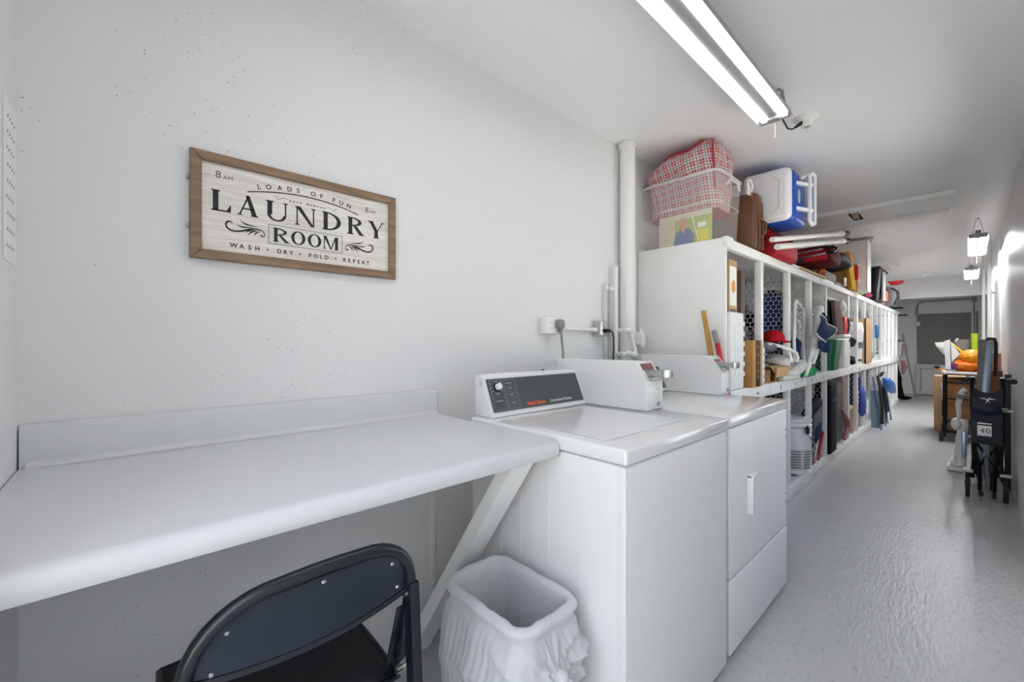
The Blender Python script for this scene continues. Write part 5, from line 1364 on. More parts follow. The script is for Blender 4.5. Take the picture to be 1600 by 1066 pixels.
# third bay: beach chairs and navy things
mb = MB(); hung_cloth(mb, .30, 3.82, 4.34, 1.10, 1.60, .02, 4, .03, 0, 8); put(build('navy_garment', mb, 'navy_cloth', smooth=70), 'navy garment bag hanging at the back of the third upper bay', 'garment bag')
def beach_chair(label, p0, p1, wy, cloth, grp=None, name='beach_chair', navy_part=(.05, .55)):
    """folded beach chair leaning: two long tubes per side, arm loops, fabric sling"""
    t = thing(name, label, 'beach chair', tuple(p0), 0, grp)
    p0, p1 = Vector(p0), Vector(p1); d = (p1-p0); L = d.length; d.normalize()
    side = Vector((0, 1, 0)); side = (side - d*side.dot(d)).normalized(); nrm = d.cross(side)
    for s_ in (0, 1):
        off = side*(wy*s_)
        mb = MB(); mb.tube([p0+off, p0+off+d*L*.5+nrm*.006, p1+off*.98], .0125, 10); build('frame_tube', mb, 'white_paint', t)
    mb = MB(); mb.tube([p1, p1+d*.035+side*.02, p1+d*.045+side*wy*.5, p1+d*.035+side*(wy-.02), p1+side*wy], .0125, 10); build('top_bar', mb, 'white_paint', t)
    for s_ in (.12, .88):
        a = p0+side*(wy*s_)+d*L*.55+nrm*.03
        mb = MB(); mb.tube([a-d*.12, a+d*.18, a+d*.24+nrm*.03, a+d*.2+nrm*.055, a-d*.04+nrm*.05], .010, 8); build('arm_loop', mb, 'white_paint', t)
    def f(u, v, o): 
        return p0 + side*(wy*(.04+.92*u)) + d*(L*(navy_part[0]+(navy_part[1]-navy_part[0])*v)) + nrm*(o - .02*math.sin(math.pi*u) - .01*math.sin(6*v))
    mb = MB(); mb.grid(lambda u, v: f(u, v, .018), 14, 12); mb.grid(lambda u, v: f(u, v, .012), 14, 12); build('sling', mb, cloth, t, smooth=70)
    mb = MB()
    for k in range(3):
        vv = .15+.3*k; mb.beam(f(.03, vv, .022), f(.97, vv, .022), .004, .05, d)
    build('sling_stripe', mb, 'paper', t)
    return t
beach_chair('folded white tube beach chair with navy sling leaning in the third upper bay', (.575, 3.80, .93), (.53, 3.99, 1.50), .26, 'navy_cloth')
t = thing('umbrella_bag', 'white folded umbrella tube leaning across a post by the navy cloth', 'umbrella', (.61, 3.95, .93))
mb = MB(); mb.tube([(.635, 3.86, .935), (.64, 4.05, 1.14), (.625, 4.33, 1.44), (.62, 4.38, 1.49)], [.012, .026, .032, .026], 14); build('canopy', mb, 'white_plastic', t)
mb = MB(); mb.tube([(.668, 3.93, 1.03), (.672, 4.15, 1.2), (.66, 4.28, 1.33)], .012, 8); build('strut', mb, 'white_plastic', t)
t = thing('navy_pennant', 'navy cloth with white edging draped in front of the fourth rack post', 'cloth', (.63, 4.35, 1.2))
def pen(u, v):
    a = Vector((3.98, 1.405)).lerp(Vector((4.56, 1.298)), u)          # top edge down to the pointed tip
    b = Vector((3.88, 1.255)).lerp(Vector((4.28, 1.185)), u) + Vector((0, .016*math.sin(7*u)))
    p = a.lerp(b, v)
    return Vector((.700+.012*math.sin(9*u+2*v)+.010*math.sin(5*v), p.x, p.y))
mb = MB(); mb.grid(pen, 24, 14); mb.grid(lambda u, v: pen(u, v)-Vector((.006, 0, 0)), 24, 14); bd = build('cloth_body', mb, 'navy_cloth', t, smooth=70)
mb = MB(); mb.tube([pen(i/20, 0) for i in range(21)] + [pen(1, i/8) for i in range(1, 9)], .0045, 6); mb.tube([pen(i/20, 1) for i in range(21)], .0045, 6); build('edging', mb, 'paper', bd)
mb = MB(); mb.grid(lambda u, v: Vector((.66+.01*math.sin(7*u), 4.28+.20*u, 1.40+.04*v-.03*u)), 10, 4); mb.grid(lambda u, v: Vector((.654+.01*math.sin(7*u), 4.28+.20*u, 1.40+.04*v-.03*u)), 10, 4); build('cloth_corner', mb, 'navy_cloth', t)
mb = MB(); mb.grid(lambda u, v: Vector((.692+.012*math.sin(9*u), 3.98+.36*u, 1.20-.06*v-.05*u*v)), 14, 6); mb.grid(lambda u, v: Vector((.686+.012*math.sin(9*u), 3.98+.36*u, 1.20-.06*v-.05*u*v)), 14, 6); build('cloth_tail', mb, 'navy_cloth', t, smooth=70)
t = thing('green_pot', 'bright green plastic toy pot at the shelf edge below the navy cloth', 'toy', (.61, 4.03, SZ))
mb = MB(); mb.lathe([(.02, .002), (.045, .01), (.055, .045), (.042, .085), (.02, .098), (.002, .1)], (.60, 3.99, SZ), seg=20); build('body', mb, 'green_bright', t, smooth=60)
mb = MB(); mb.lathe([(.004, 0), (.022, .004), (.024, .02), (.01, .03), (.002, .03)], (.632, 4.06, SZ+.05), (.4, 1, 0), 14); build('spout', mb, 'green_bright', t)
mb = MB(); mb.box((.57, 3.83, 1.0), (.61, 3.93, 1.055), .012); put(build('yellow_sponge', mb, 'yellow_plastic'), 'pale yellow sponge beside the bright green toy pot', 'sponge')
cloth_lump('grey_rope', 'small grey rope bundle on the shelf edge beside the green toy pot', 'rope', (.60, 4.17, SZ+.022), (.03, .12, .02), 'grey_cloth_dark', 48, .2)
t = thing('spray_bottle', 'white bottle with dark label standing in the fourth upper bay', 'bottle', (.545, 4.47, SZ))
mb = MB(); mb.lathe([(.03, .001), (.032, .01), (.032, .11), (.014, .14), (.013, .165)], (.535, 4.48, SZ), seg=18); build('body', mb, 'white_plastic', t, smooth=60)
mb = MB(); mb.lathe([(.0328, .03), (.0328, .09)], (.535, 4.48, SZ), seg=18, cap0=False, cap1=False); build('label_band', mb, 'grey_cloth_dark', t)
# fifth bay
t = thing('green_bin', 'dark green tapered wastebasket at the front of the upper shelf', 'bin', (.53, 5.17, SZ))
cxg, cyg = .505, 5.20
mb = MB()
mb.ring_loft([tub((cxg-.085, cyg-.14, cxg+.085, cyg+.14), (cxg-.115, cyg-.18, cxg+.115, cyg+.18), SZ+.002, 1.215, 5)[k] for k in range(5)] + [tub((cxg-.085, cyg-.14, cxg+.085, cyg+.14), (cxg-.110, cyg-.175, cxg+.110, cyg+.175), SZ+.01, 1.215, 5)[4-k] for k in range(5)]); build('body', mb, 'green_plastic', t)
mb = MB(); rr_ = tub((cxg-.085, cyg-.14, cxg+.085, cyg+.14), (cxg-.115, cyg-.18, cxg+.115, cyg+.18), SZ+.002, 1.215, 5)[4]; mb.tube(list(rr_)+[rr_[0]], .006, 6, cap=False); build('rim', mb, 'green_plastic', t)
cloth_lump('straw_bundle', 'straw coloured bundle showing above the rim of the green wastebasket', 'bundle', (.505, 5.19, 1.15), (.09, .145, .075), 'straw', 50, .08)
mb = MB(); hung_cloth(mb, .44, 5.50, 5.88, 1.30, 1.645, .012, 3, .02, 0, 9); put(build('black_suit', mb, 'black_cloth', smooth=70), 'black suit hanging above the dark green wastebasket', 'suit')
mb = MB(); hung_cloth(mb, .495, 5.60, 5.87, 1.29, 1.645, .012, 2, .016, .03, 10); put(build('taupe_coat', mb, 'taupe_cloth', smooth=70), 'taupe coat hanging just right of the black suit', 'coat')
mb = MB(); mb.cyl((.47, 5.02, 1.66), (.47, 6.05, 1.66), .012, seg=10); put(build('clothes_rail', mb, 'white_paint'), 'white rail carrying the black suit and taupe coat', 'rail')
mb = MB(); mb.blob((.50, 5.97, 1.575), (.05, .05, .09), 18, 12, 2, .2, 3); put(build('white_plastic_bag', mb, 'white_plastic', smooth=70), 'small crumpled white bag hanging at the rail above red box', 'bag')
t = thing('white_step_bin', 'slim white lidded bin beside the dark green wastebasket', 'bin', (.48, 5.75, SZ))
mb = MB(); mb.box((.40, 5.67, SZ+.001), (.582, 6.00, 1.235), .02, 3); build('body', mb, 'white_plastic', t)
mb = MB(); mb.box((.392, 5.66, 1.235), (.590, 6.01, 1.278), .02, 3); build('lid', mb, 'white_plastic', t)
mb = MB(); mb.box((.582, 5.92, 1.19), (.587, 5.98, 1.225), .002); build('latch', mb, 'black_plastic', t)
t = thing('red_box', 'red box with pale round label on the slim white bin', 'box', (.47, 5.8, 1.286))
mb = MB(); mb.box((.44, 5.90, 1.2790), (.55, 6.07, 1.475), .012); build('body', mb, 'red_plastic', t)
mb = MB(); mb.cyl((.50, 5.9002, 1.41), (.50, 5.8985, 1.41), .04, seg=20); build('round_label', mb, 'red_label', t, 'faded round label')
mb = MB(); mb.tube([(.552, 6.05, 1.47), (.565, 6.055, 1.38), (.552, 6.05, 1.29)], .008, 8); build('side_handle', mb, 'case_dark', t)
cloth_lump('black_shoes_bag', 'upper black bag hanging between white bin and tall white bucket', 'bag', (.53, 6.32, 1.19), (.05, .12, .055), 'black_cloth', 52, .3, 1.9, (0, 0, 0), 'black bags by the white bin')
cloth_lump('black_shoes_bag', 'lower black bag lying on the shelf beside the tall white bucket', 'bag', (.53, 6.36, SZ+.062), (.045, .11, .05), 'black_cloth', 53, .3, 1.9, (0, 0, 0), 'black bags by the white bin')
t = thing('white_bucket', 'tall white bucket with dark label on the middle shelf', 'bucket', (.47, 6.88, SZ))
mb = MB(); mb.lathe([(.118, .001), (.135, .40), (.14, .41), (.14, .45), (.132, .455), (.132, .49), (.12, .53), (.02, .54)], (.445, 6.88, SZ), seg=28); build('body', mb, 'white_plastic', t)
mb = MB(); mb.grid(lambda u, v: Vector((.445+.1325*math.cos(R(-60+75*u)), 6.88+.1325*math.sin(R(-60+75*u)), SZ+.20+.08*v)), 10, 3); build('label_band', mb, 'grey_cloth_dark', t)
mb = MB(); mb.grid(lambda u, v: Vector((.445+.1275*math.cos(R(-50+40*u)), 6.88+.1275*math.sin(R(-50+40*u)), SZ+.035+.03*v)), 10, 3); build('lower_label', mb, 'grey_cloth_dark', t)
mb = MB(); mb.box((.40, 7.05, SZ+.001), (.585, 7.07, 1.50), .002); mb.box((.565, 7.05, SZ+.001), (.587, 7.45, 1.50), .002); put(build('cardboard_sheet', mb, 'kraft_light'), 'folded cardboard sheet standing behind the tall white bucket', 'cardboard')
t = thing('blue_brush', 'blue long handled brush hanging in front of a rack post', 'brush', (.585, 7.97, 1.1))
mb = MB(); mb.box((.57, 7.90, 1.25), (.60, 8.10, 1.44), .012); build('head', mb, 'blue_plastic', t)
mb = MB(); mb.cyl((.59, 7.98, 1.25), (.59, 7.98, 1.06), .012, seg=8); build('handle', mb, 'grey_plastic', t)
t = thing('wash_basin', 'pale grey basin at the shelf edge below the blue brush', 'basin', (.53, 8.0, SZ))
mb = MB(); mb.lathe([(.07, .002), (.12, .08), (.15, .135), (.156, .135), (.125, .07), (.07, .012)], (.50, 7.64, SZ), seg=26, sx=.75, sy=1.12); build('bowl', mb, 'grey_cloth', t)
mb = MB(); mb.box((.575, 7.74, SZ+.115), (.625, 7.80, SZ+.135), .006); build('grip', mb, 'black_rubber', t)
t = thing('grey_tub', 'grey lidded tub at the far end of the middle shelf', 'tub', (.5, 11.2, SZ))
mb = MB(); mb.ring_loft(tub((.33, 10.99, .60, 11.33), (.31, 10.985, .625, 11.36), SZ+.001, 1.17, 4)); build('body', mb, 'grey_plastic', t)
mb = MB(); mb.box((.30, 10.98, 1.168), (.64, 11.37, 1.195), .006); build('lid', mb, 'grey_plastic', t)
cloth_lump('grey_towel', 'grey towel lying on the lid of the far grey tub', 'towel', (.47, 11.15, 1.222), (.14, .14, .026), 'grey_cloth_dark', 55, .12)
mb = MB(); mb.box((.64, 11.02, .96), (.665, 11.12, 1.14), .006); put(build('red_pouch', mb, 'red_label'), 'dark red pouch hanging at the side of the far grey tub', 'pouch')
t = thing('shelf_bracket', 'black metal wall shelf above the far end of the rack', 'shelf', (.3, 11.75, 1.8))
mb = MB(); mb.box((.004, 11.7, 1.90), (.56, 12.1, 1.915), .002); mb.box((.004, 11.7, 1.75), (.62, 12.1, 1.765), .002); build('plates', mb, 'black_plastic', t)
mb = MB(); mb.box((.1, 11.75, 1.767), (.55, 12.05, 1.80), .006); build('white_tray', mb, 'white_plastic', t)

# ------------------------------------------------------------------ lower bays
BZ0 = .0715
BK0 = .0885
t = thing('bucket', 'stack of ribbed white paint buckets in the lower bay past the dryer', 'bucket', (.40, 4.08, BK0))
bc = (.450, 4.212)
mb = MB(); mb.lathe([(.125, .001), (.138, .30), (.146, .305), (.146, .325), (.14, .33), (.14, .345), (.147, .35), (.147, .385), (.13, .39)], (*bc, BK0), seg=32); build('lower_bucket', mb, 'white_plastic', t)
mb = MB(); mb.lathe([(.13, .391), (.148, .395), (.148, .41), (.141, .415), (.141, .43), (.149, .435), (.149, .455), (.141, .46), (.02, .462)], (*bc, BK0), seg=32); build('upper_bucket', mb, 'white_plastic', t)
mb = MB(); mb.grid(lambda u, v: Vector((bc[0]+(.1285+.012*(.04+.17*v)/.30+.001)*math.cos(R(-85+95*u)), bc[1]+(.1285+.012*(.04+.17*v)/.30+.001)*math.sin(R(-85+95*u)), BK0+.04+.17*v)), 16, 4); lbx = build('label_band', mb, 'grey_cloth', t)
mb = MB()
for k in range(7):
    for (a, b) in ((-78, -48), (-36, -4)):
        pts = [(bc[0]+.1405*math.cos(R(a+(b-a)*q/5)), bc[1]+.1405*math.sin(R(a+(b-a)*q/5)), BK0+.06+.022*k) for q in range(6)]; mb.tube(pts, .0035, 4)
build('label_text', mb, 'grey_cloth_dark', lbx)
mb = MB(); mb.tube([(bc[0]+.13, bc[1]-.08, BK0+.36), (bc[0]+.165, bc[1]+.0, BK0+.25), (bc[0]+.16, bc[1]+.06, BK0+.20), (bc[0]+.1, bc[1]-.08, BK0+.14), (bc[0]-.0, bc[1]-.148, BK0+.12)], .0035, 6); build('bail', mb, 'grey_plug', t, 'dark wire bail')
cloth_lump('black_handle_strap', 'black strap hanging at the left of the stacked paint buckets', 'strap', (.592, 4.10, .47), (.012, .018, .035), 'black_rubber', 60, .35)
t = thing('black_backpack', 'black rounded bag leaning at the front of a lower bay by a post', 'bag', (.5, 4.65, BZ0))
mb = MB(); mb.obox((.50, 4.68, .43), (.085, .42, .40), (14, 4, 0), .035, 4); build('body', mb, 'black_cloth', t)
mb = MB(); mb.obox((.546, 4.66, .43), (.012, .28, .28), (14, 4, 0), .005, 2); build('front_panel', mb, 'grey_cloth_dark', t)
mb = MB(); mb.obox((.553, 4.66, .37), (.012, .2, .12), (14, 4, 0), .005, 2); build('blue_patch', mb, 'navy_cloth', t)
cloth_lump('blue_bag', 'royal blue bag under the black rounded bag in lower bay', 'bag', (.44, 4.62, BZ0+.10), (.075, .12, .095), 'navy_cloth', 61, .1)
t = thing('silver_skates', 'silver and dark red pair of skates beneath the royal blue bag', 'skates', (.50, 4.55, BK0))
mb = MB(); mb.beam((.515, 4.50, BK0+.08), (.53, 4.62, BK0+.17), .02, .03); build('blade', mb, 'silver_rail', t)
mb = MB(); mb.box((.49, 4.46, BK0+.001), (.545, 4.60, BK0+.075), .01); build('boot', mb, 'red_label', t)
mb = MB(); mb.beam((.535, 4.74, BK0+.002), (.545, 4.90, BK0+.24), .05, .012, (1, 0, 0), .002); put(build('red_plank', mb, 'red_plastic'), 'red flat panel leaning beside the silver skates', 'panel')
mb = MB(); mb.beam((.515, 4.70, BK0+.002), (.525, 4.86, BK0+.26), .06, .010, (1, 0, 0), .002); put(build('white_plank', mb, 'white_plastic'), 'white flat panel leaning behind the red one', 'panel')
t = thing('black_garment_bag', 'tall black garment case standing in front of a lower bay', 'case', (.52, 5.2, .089))
mb = MB(); mb.box((.44, 5.05, .09), (.575, 5.33, .78), .018, 3); build('body', mb, 'black_cloth', t)
mb = MB(); mb.box((.575, 5.07, .60), (.583, 5.31, .64), .003); build('flap_edge', mb, 'black_rubber', t)
mb = MB(); hung_cloth(mb, .49, 5.38, 5.98, .10, .80, .018, 4, .018, 0, 12); put(build('grey_coats', mb, 'grey_cloth_dark', smooth=70), 'dark grey coats hanging right of the tall black garment case', 'coats')
mb = MB(); mb.tube([(.55, 5.72, .46), (.56, 5.78, .40), (.565, 5.92, .32), (.568, 5.93, .24), (.566, 5.85, .17), (.565, 5.78, .13)], [.014, .02, .024, .024, .022, .018], 10); put(build('red_tube', mb, 'red_label'), 'curved dark red tube against the dark grey coats', 'tube')
t = thing('pine_screen', 'pale pine frame with grey panel standing in a lower bay', 'frame', (.52, 6.2, BK0))
mb = MB(); mb.box((.50, 6.16, BK0+.001), (.54, 6.19, .42)); mb.box((.50, 6.46, BK0+.001), (.54, 6.49, .42)); mb.box((.50, 6.16, .39), (.54, 6.49, .425)); build('rails', mb, 'wood_pale', t)
mb = MB(); mb.box((.505, 6.19, BK0+.002), (.515, 6.46, .39)); build('inner_panel', mb, 'grey_board', t)
mb = MB(); mb.box((.44, 6.19, .427), (.49, 6.27, .72), .01); put(build('orange_roll', mb, 'orange_dim'), 'orange rolled item behind the pale pine frame', 'roll')
mb = MB(); mb.box((.45, 6.27, .1), (.475, 6.33, .75), .003); put(build('pale_board', mb, 'wood_pale'), 'pale pine board behind the orange roll', 'board')
mb = MB(); mb.blob((.565, 6.86, .44), (.045, .11, .20), 24, 16, 2.2, .07, 65, (20, 0, 0)); put(build('royal_cushion', mb, 'royal_cloth', smooth=70), 'royal blue printed cushion poking out of a lower bay', 'cushion')
mb = MB()
for k in range(4): mb.obox((.565, 6.58+.01*k, .40+.06*k), (.01, .05, .022), (-30, 0, 0), .002)
put(build('white_strap', mb, 'paper'), 'black and white lettered strap at the left of the royal cushion', 'strap')
mb = MB(); hung_cloth(mb, .45, 6.72, 7.18, .12, .78, .02, 4, .02, 0, 13); put(build('navy_coats', mb, 'navy_cloth', smooth=70), 'navy coats hanging behind the royal blue cushion', 'coats')
mb = MB(); mb.obox((.52, 7.08, .216), (.04, .12, .25), (0, 0, 0), .01); put(build('beige_case', mb, 'grey_cloth'), 'beige soft case low in the bay after the royal cushion', 'case')
mb = MB(); hung_cloth(mb, .46, 7.30, 7.75, .10, .70, .02, 4, .02, 0, 14); put(build('royal_coats', mb, 'royal_cloth', smooth=70), 'blue printed coats hanging behind the slate teal beach chair', 'coats')
t = thing('slate_beach_chair', 'slate teal folded beach chair leaning on the outside of lower rack', 'beach chair', (.64, 7.7, 0))
for yy in (7.45, 7.86):
    mb = MB(); mb.tube([(.69, yy, .012), (.65, yy+.03, .40), (.60, yy+.04, .72)], .013, 8); build('frame_tube', mb, 'silver_rail', t)
mb = MB(); mb.grid(lambda u, v: Vector((.585+.115*u-.02*v, 7.46+.03*u-.02*math.sin(math.pi*u)+.05*v, .03+.50*v)), 10, 10); mb.grid(lambda u, v: Vector((.585+.115*u-.02*v, 7.467+.03*u-.02*math.sin(math.pi*u)+.05*v, .03+.50*v)), 10, 10); build('sling', mb, 'teal', t, smooth=70)
mb = MB(); mb.tube([(.70, 7.40, .10), (.70, 7.45, .35), (.67, 7.50, .60), (.64, 7.58, .72)], .018, 8); mb.tube([(.68, 7.9, .04), (.69, 7.93, .3), (.65, 7.95, .55)], .018, 8); build('dark_strap', mb, 'black_rubber', t)
mb = MB(); mb.tube([(.63, 7.62, .70), (.66, 7.72, .76), (.66, 7.92, .76), (.62, 8.0, .70)], .014, 8); build('carry_bar', mb, 'black_plastic', t)
t = thing('navy_beach_chair', 'navy striped folded chair leaning behind the slate teal beach chair', 'beach chair', (.64, 8.3, 0))
for yy in (8.12, 8.5):
    mb = MB(); mb.tube([(.69, yy, .012), (.64, yy+.06, .38), (.60, yy+.1, .62)], .013, 8); build('frame_tube', mb, 'silver_rail', t)
mb = MB(); mb.grid(lambda u, v: Vector((.68-.06*v, 8.16+.32*u+.05*v, .16+.36*v)), 8, 6); mb.grid(lambda u, v: Vector((.672-.06*v, 8.16+.32*u+.05*v, .16+.36*v)), 8, 6); build('sling', mb, 'navy_cloth', t)
cloth_lump('blue_vinyl_bag', 'bright blue vinyl bag hung over the folded chairs by lower rack', 'bag', (.70, 8.15, .56), (.055, .38, .085), 'blue_vinyl', 66, .2, 2.6, (-14, 0, 0))
mb = MB(); mb.tube([(.60, 11.30, .83), (.62, 11.32, .70), (.60, 11.30, .55)], [.02, .045, .02], 10); put(build('red_umbrella', mb, 'red_label'), 'small red folded umbrella hanging at the far end of the lower rack', 'umbrella')
t = thing('black_plant', 'black gnarled rod bundle on the floor beyond the rack end', 'bundle', (.50, 11.9, 0))
mb = MB(); mb.tube([(.54, 11.9, .01), (.52, 11.9, .14), (.49, 11.9, .30), (.50, 11.9, .45), (.47, 11.9, .60), (.47, 11.9, .70)], [.06, .045, .05, .038, .03, .02], 10); build('stalk', mb, 'black_gloss', t)
mb = MB(); mb.blob((.56, 11.88, .04), (.13, .12, .038), 20, 10, 2, .2, 67); build('base', mb, 'black_gloss', t)

# ------------------------------------------------------------------ far end
t = thing('folded_table', 'pale grey folded table standing on edge against the dark far door', 'folding table', (1.05, 13.15, 0))
mb = MB(); mb.box((.655, 13.17, .01), (1.55, 13.225, .70), .03, 3); build('top', mb, 'table_grey', t)
mb = MB(); mb.tube([(.75, 13.16, .1), (.75, 13.16, .6), (1.4, 13.16, .6), (1.4, 13.16, .1)], .012, 8); build('leg_frame', mb, 'grey_plastic', t)
t = thing('conduit_arch', 'grey conduit arching over the dark far door with a white switch', 'conduit', (1.1, 13.25, 0))
mb = MB(); mb.tube([(.70, 13.255, .72), (.69, 13.255, 1.95), (.70, 13.255, 2.03), (.735, 13.255, 2.09), (.80, 13.255, 2.11), (1.56, 13.255, 2.115)], .014, 10); mb.cyl((1.56, 13.255, 2.115), (1.56, 13.255, 1.3), .012, seg=10); build('pipe', mb, 'conduit', t)
mb = MB(); mb.box((.65, 13.235, 1.56), (.735, 13.275, 1.66), .006); build('switch_box', mb, 'white_plastic', t)
mb = MB(); mb.box((1.52, 13.22, 2.06), (1.60, 13.28, 2.16), .006); build('pull_box', mb, 'conduit', t)
mb = MB(); mb.cyl((.70, 12.6, .004), (.50, 12.5, 1.37), .018, seg=10); put(build('grey_rod', mb, 'grey_plastic'), 'long grey rod leaning against the left wall at the far end', 'rod')
mb = MB(); mb.tube([(1.60, 13.2, .02), (1.60, 13.2, 1.85)], .02, 10); put(build('far_post', mb, 'conduit'), 'grey post at the right edge of the dark far door', 'post')
# white risers on the right wall
for i, (x, y, r_) in enumerate(((1.612, 8.05, .016), (1.655, 7.75, .020))):
    mb = MB(); mb.cyl((x, y, .35), (x, y, CEIL-.003), r_, seg=14)
    for z in (.9, 1.8): mb.box((x-r_-.004, y-.012, z), (RX-.013, y+.012, z+.025), .002)
    put(build('riser_pipe', mb, 'pipe'), ('left thin white riser pipe near the right wall under far lamp', 'right thin white riser pipe near the right wall under far lamp')[i], 'pipe', 'white riser pipes')
mb = MB(); mb.box((1.70, 9.2, 1.3), (1.7075, 9.35, 2.05)); put(build('yellow_strip', mb, 'print_orange'), 'narrow amber strip fixed to the right wall behind the riser pipes', 'strip')

# ------------------------------------------------------------------ platform cart and what it carries
t = thing('platform_cart', 'black metal tube cart with white front bar by the right wall', 'cart', (1.44, 7.4, 0))
for (x, y) in ((1.285, 7.2), (1.595, 7.2), (1.285, 7.85), (1.595, 7.85)):
    mb = MB(); mb.cyl((x, y, .11), (x, y, .82), .014, seg=10); build('post', mb, 'black_plastic', t)
    mb = MB(); mb.lathe([(.03, -.016), (.06, -.014), (.065, 0), (.06, .014), (.03, .016)], (x-.025 if x < 1.4 else x, y, .066), (1, 0, 0), 20); wl = build('wheel', mb, 'black_rubber', t)
    mb = MB(); mb.box((x-.03 if x < 1.4 else x-.02, y-.02, .066), (x+.015, y+.02, .125), .003); build('caster_fork', mb, 'black_plastic', t)
mb = MB(); mb.box((1.275, 7.19, .815), (1.605, 7.215, .845), .006); build('front_bar', mb, 'white_plastic', t, 'white front bar')
for z in (.12, .26, .52):
    mb = MB(); mb.cyl((1.285, 7.2, z), (1.595, 7.2, z), .010, seg=8); build('cross_bar', mb, 'black_plastic', t)
mb = MB(); mb.box((1.28, 7.21, .112), (1.60, 7.86, .128), .003); build('deck', mb, 'black_plastic', t)
mb = MB(); mb.box((1.28, 7.22, .80), (1.60, 7.86, .812), .003); build('upper_deck', mb, 'wood_crate', t)
mb = MB(); mb.blob((1.283, 7.195, .83), (.026, .026, .026), 14, 10); build('corner_knob', mb, 'white_plastic', t)
t = thing('wooden_crate', 'brown wooden crate stacked on the cart deck', 'crate', (1.44, 7.5, .13))
mb = MB(); mb.box((1.31, 7.24, .13), (1.58, 7.82, .46), .004); build('lower_case', mb, 'wood_crate', t)
mb = MB(); mb.box((1.31, 7.235, .455), (1.58, 7.82, .74), .004); build('upper_case', mb, 'wood_crate', t)
mb = MB(); mb.box((1.31, 7.226, .70), (1.58, 7.24, .73), .002); build('batten', mb, 'case_dark', t)
t, s = carton('labelled_carton', 'cardboard box with white label standing on floor left of the cart', (1.165, 8.0, .003), (1.45, 8.35, .735), 'kraft_light')
mb = MB(); mb.box((-.075, -s.y/2-.001, .18), (.02, -s.y/2, .65)); lb = build('label_sheet', mb, 'paper', t, local=True)
mb = MB(); mb.box((-.068, -s.y/2-.0016, .2), (-.005, -s.y/2-.001, .42)); mb.box((-.06, -s.y/2-.0016, .53), (.01, -s.y/2-.001, .57)); mb.box((-.05, -s.y/2-.0016, .60), (-.01, -s.y/2-.001, .63)); build('label_print', mb, 'print_dark', lb, local=True)
t = thing('orange_bag', 'large orange and amber waterproof bag heaped on the cart', 'bag', (1.48, 7.4, .85))
mb = MB(); mb.blob((1.46, 7.42, .905), (.112, .15, .072), 15, 9, 2.4, .16, 71, (0, 6, 0)); build('lower_half', mb, 'orange_plastic', t, smooth=24)
mb = MB(); mb.blob((1.49, 7.42, 1.015), (.105, .14, .088), 14, 9, 1.9, .22, 72, (0, -14, 10)); build('upper_half', mb, 'amber_cloth', t, smooth=24)
t = thing('foam_block', 'tall white foam wedge standing at the left end of the cart top', 'foam', (1.31, 7.3, .85))
mb = MB(); mb.prism([(1.298, .846), (1.338, .846), (1.33, 1.225), (1.278, 1.20)], (0, 7.27, 0), (1, 0, 0), (0, 0, 1), -.06); build('block', mb, 'foam', t)
mb = MB(); mb.prism([(1.336, 1.20), (1.345, .95), (1.41, 1.05)], (0, 7.335, 0), (1, 0, 0), (0, 0, 1), -.02); build('wing', mb, 'white_plastic', t)
t = thing('white_board_fin', 'white pointed plastic board sticking out left over the cart', 'board', (1.25, 7.5, 1.1))
mb = MB(); mb.prism([(1.195, 1.185), (1.225, 1.19), (1.31, 1.19), (1.31, 1.02), (1.27, 1.045), (1.215, 1.13)], (0, 7.40, 0), (1, 0, 0), (0, 0, 1), -.03); mb._bev(list(mb.bm.verts), .006, 2); build('fin', mb, 'white_plastic', t)
mb = MB(); mb.beam((1.225, 7.396, 1.13), (1.255, 7.396, 1.11), .004, .016, (0, 1, 0)); build('slot', mb, 'case_dark', t)
mb = MB(); mb.box((1.292, 7.42, .846), (1.32, 7.44, 1.03), .002); build('support', mb, 'white_plastic', t)
mb = MB(); mb.cyl((1.335, 7.36, 1.185), (1.43, 7.36, 1.075), .011, seg=8); mb.cyl((1.43, 7.36, 1.075), (1.47, 7.36, .99), .011, seg=8); put(build('yellow_rod', mb, 'yellow_bright'), 'yellow and black rod slanting behind the orange bag', 'rod')
t = thing('grey_basket', 'grey tapered basket behind the orange bag', 'basket', (1.45, 7.7, .85))
mb = MB(); mb.lathe([(.05, .001), (.066, .40), (.07, .41), (.062, .41)], (1.425, 7.66, .815), seg=20); build('body', mb, 'grey_board', t)
mb = MB(); mb.cyl((1.375, 7.61, 1.2), (1.39, 7.63, 1.235), .012, seg=8); build('spout', mb, 'white_plastic', t)
mb = MB(); mb.cyl((1.53, 7.70, .815), (1.53, 7.70, 1.30), .03, seg=16); put(build('lime_roll', mb, 'lime'), 'lime green foam roll standing behind the orange bag', 'roll')
cloth_lump('purple_bag', 'purple bundle tucked between foam wedge and orange bag', 'bundle', (1.365, 7.34, .895), (.035, .06, .045), 'purple', 73, .1)
t = thing('yellow_shears', 'yellow handled shears lying at the left edge of the cart top', 'shears', (1.26, 7.25, .85))
mb = MB(); mb.tube([(1.32, 7.22, .858), (1.26, 7.21, .858), (1.21, 7.20, .85), (1.195, 7.20, .86), (1.22, 7.21, .875), (1.27, 7.22, .868)], .008, 8); build('handle', mb, 'print_orange', t)
mb = MB(); mb.blob((1.225, 7.20, .893), (.028, .02, .016), 14, 8, 2, .1, 2); build('grip', mb, 'black_rubber', t)
mb = MB(); mb.cyl((1.27, 7.22, .868), (1.38, 7.22, .856), .008, seg=8); build('blade', mb, 'teal', t)

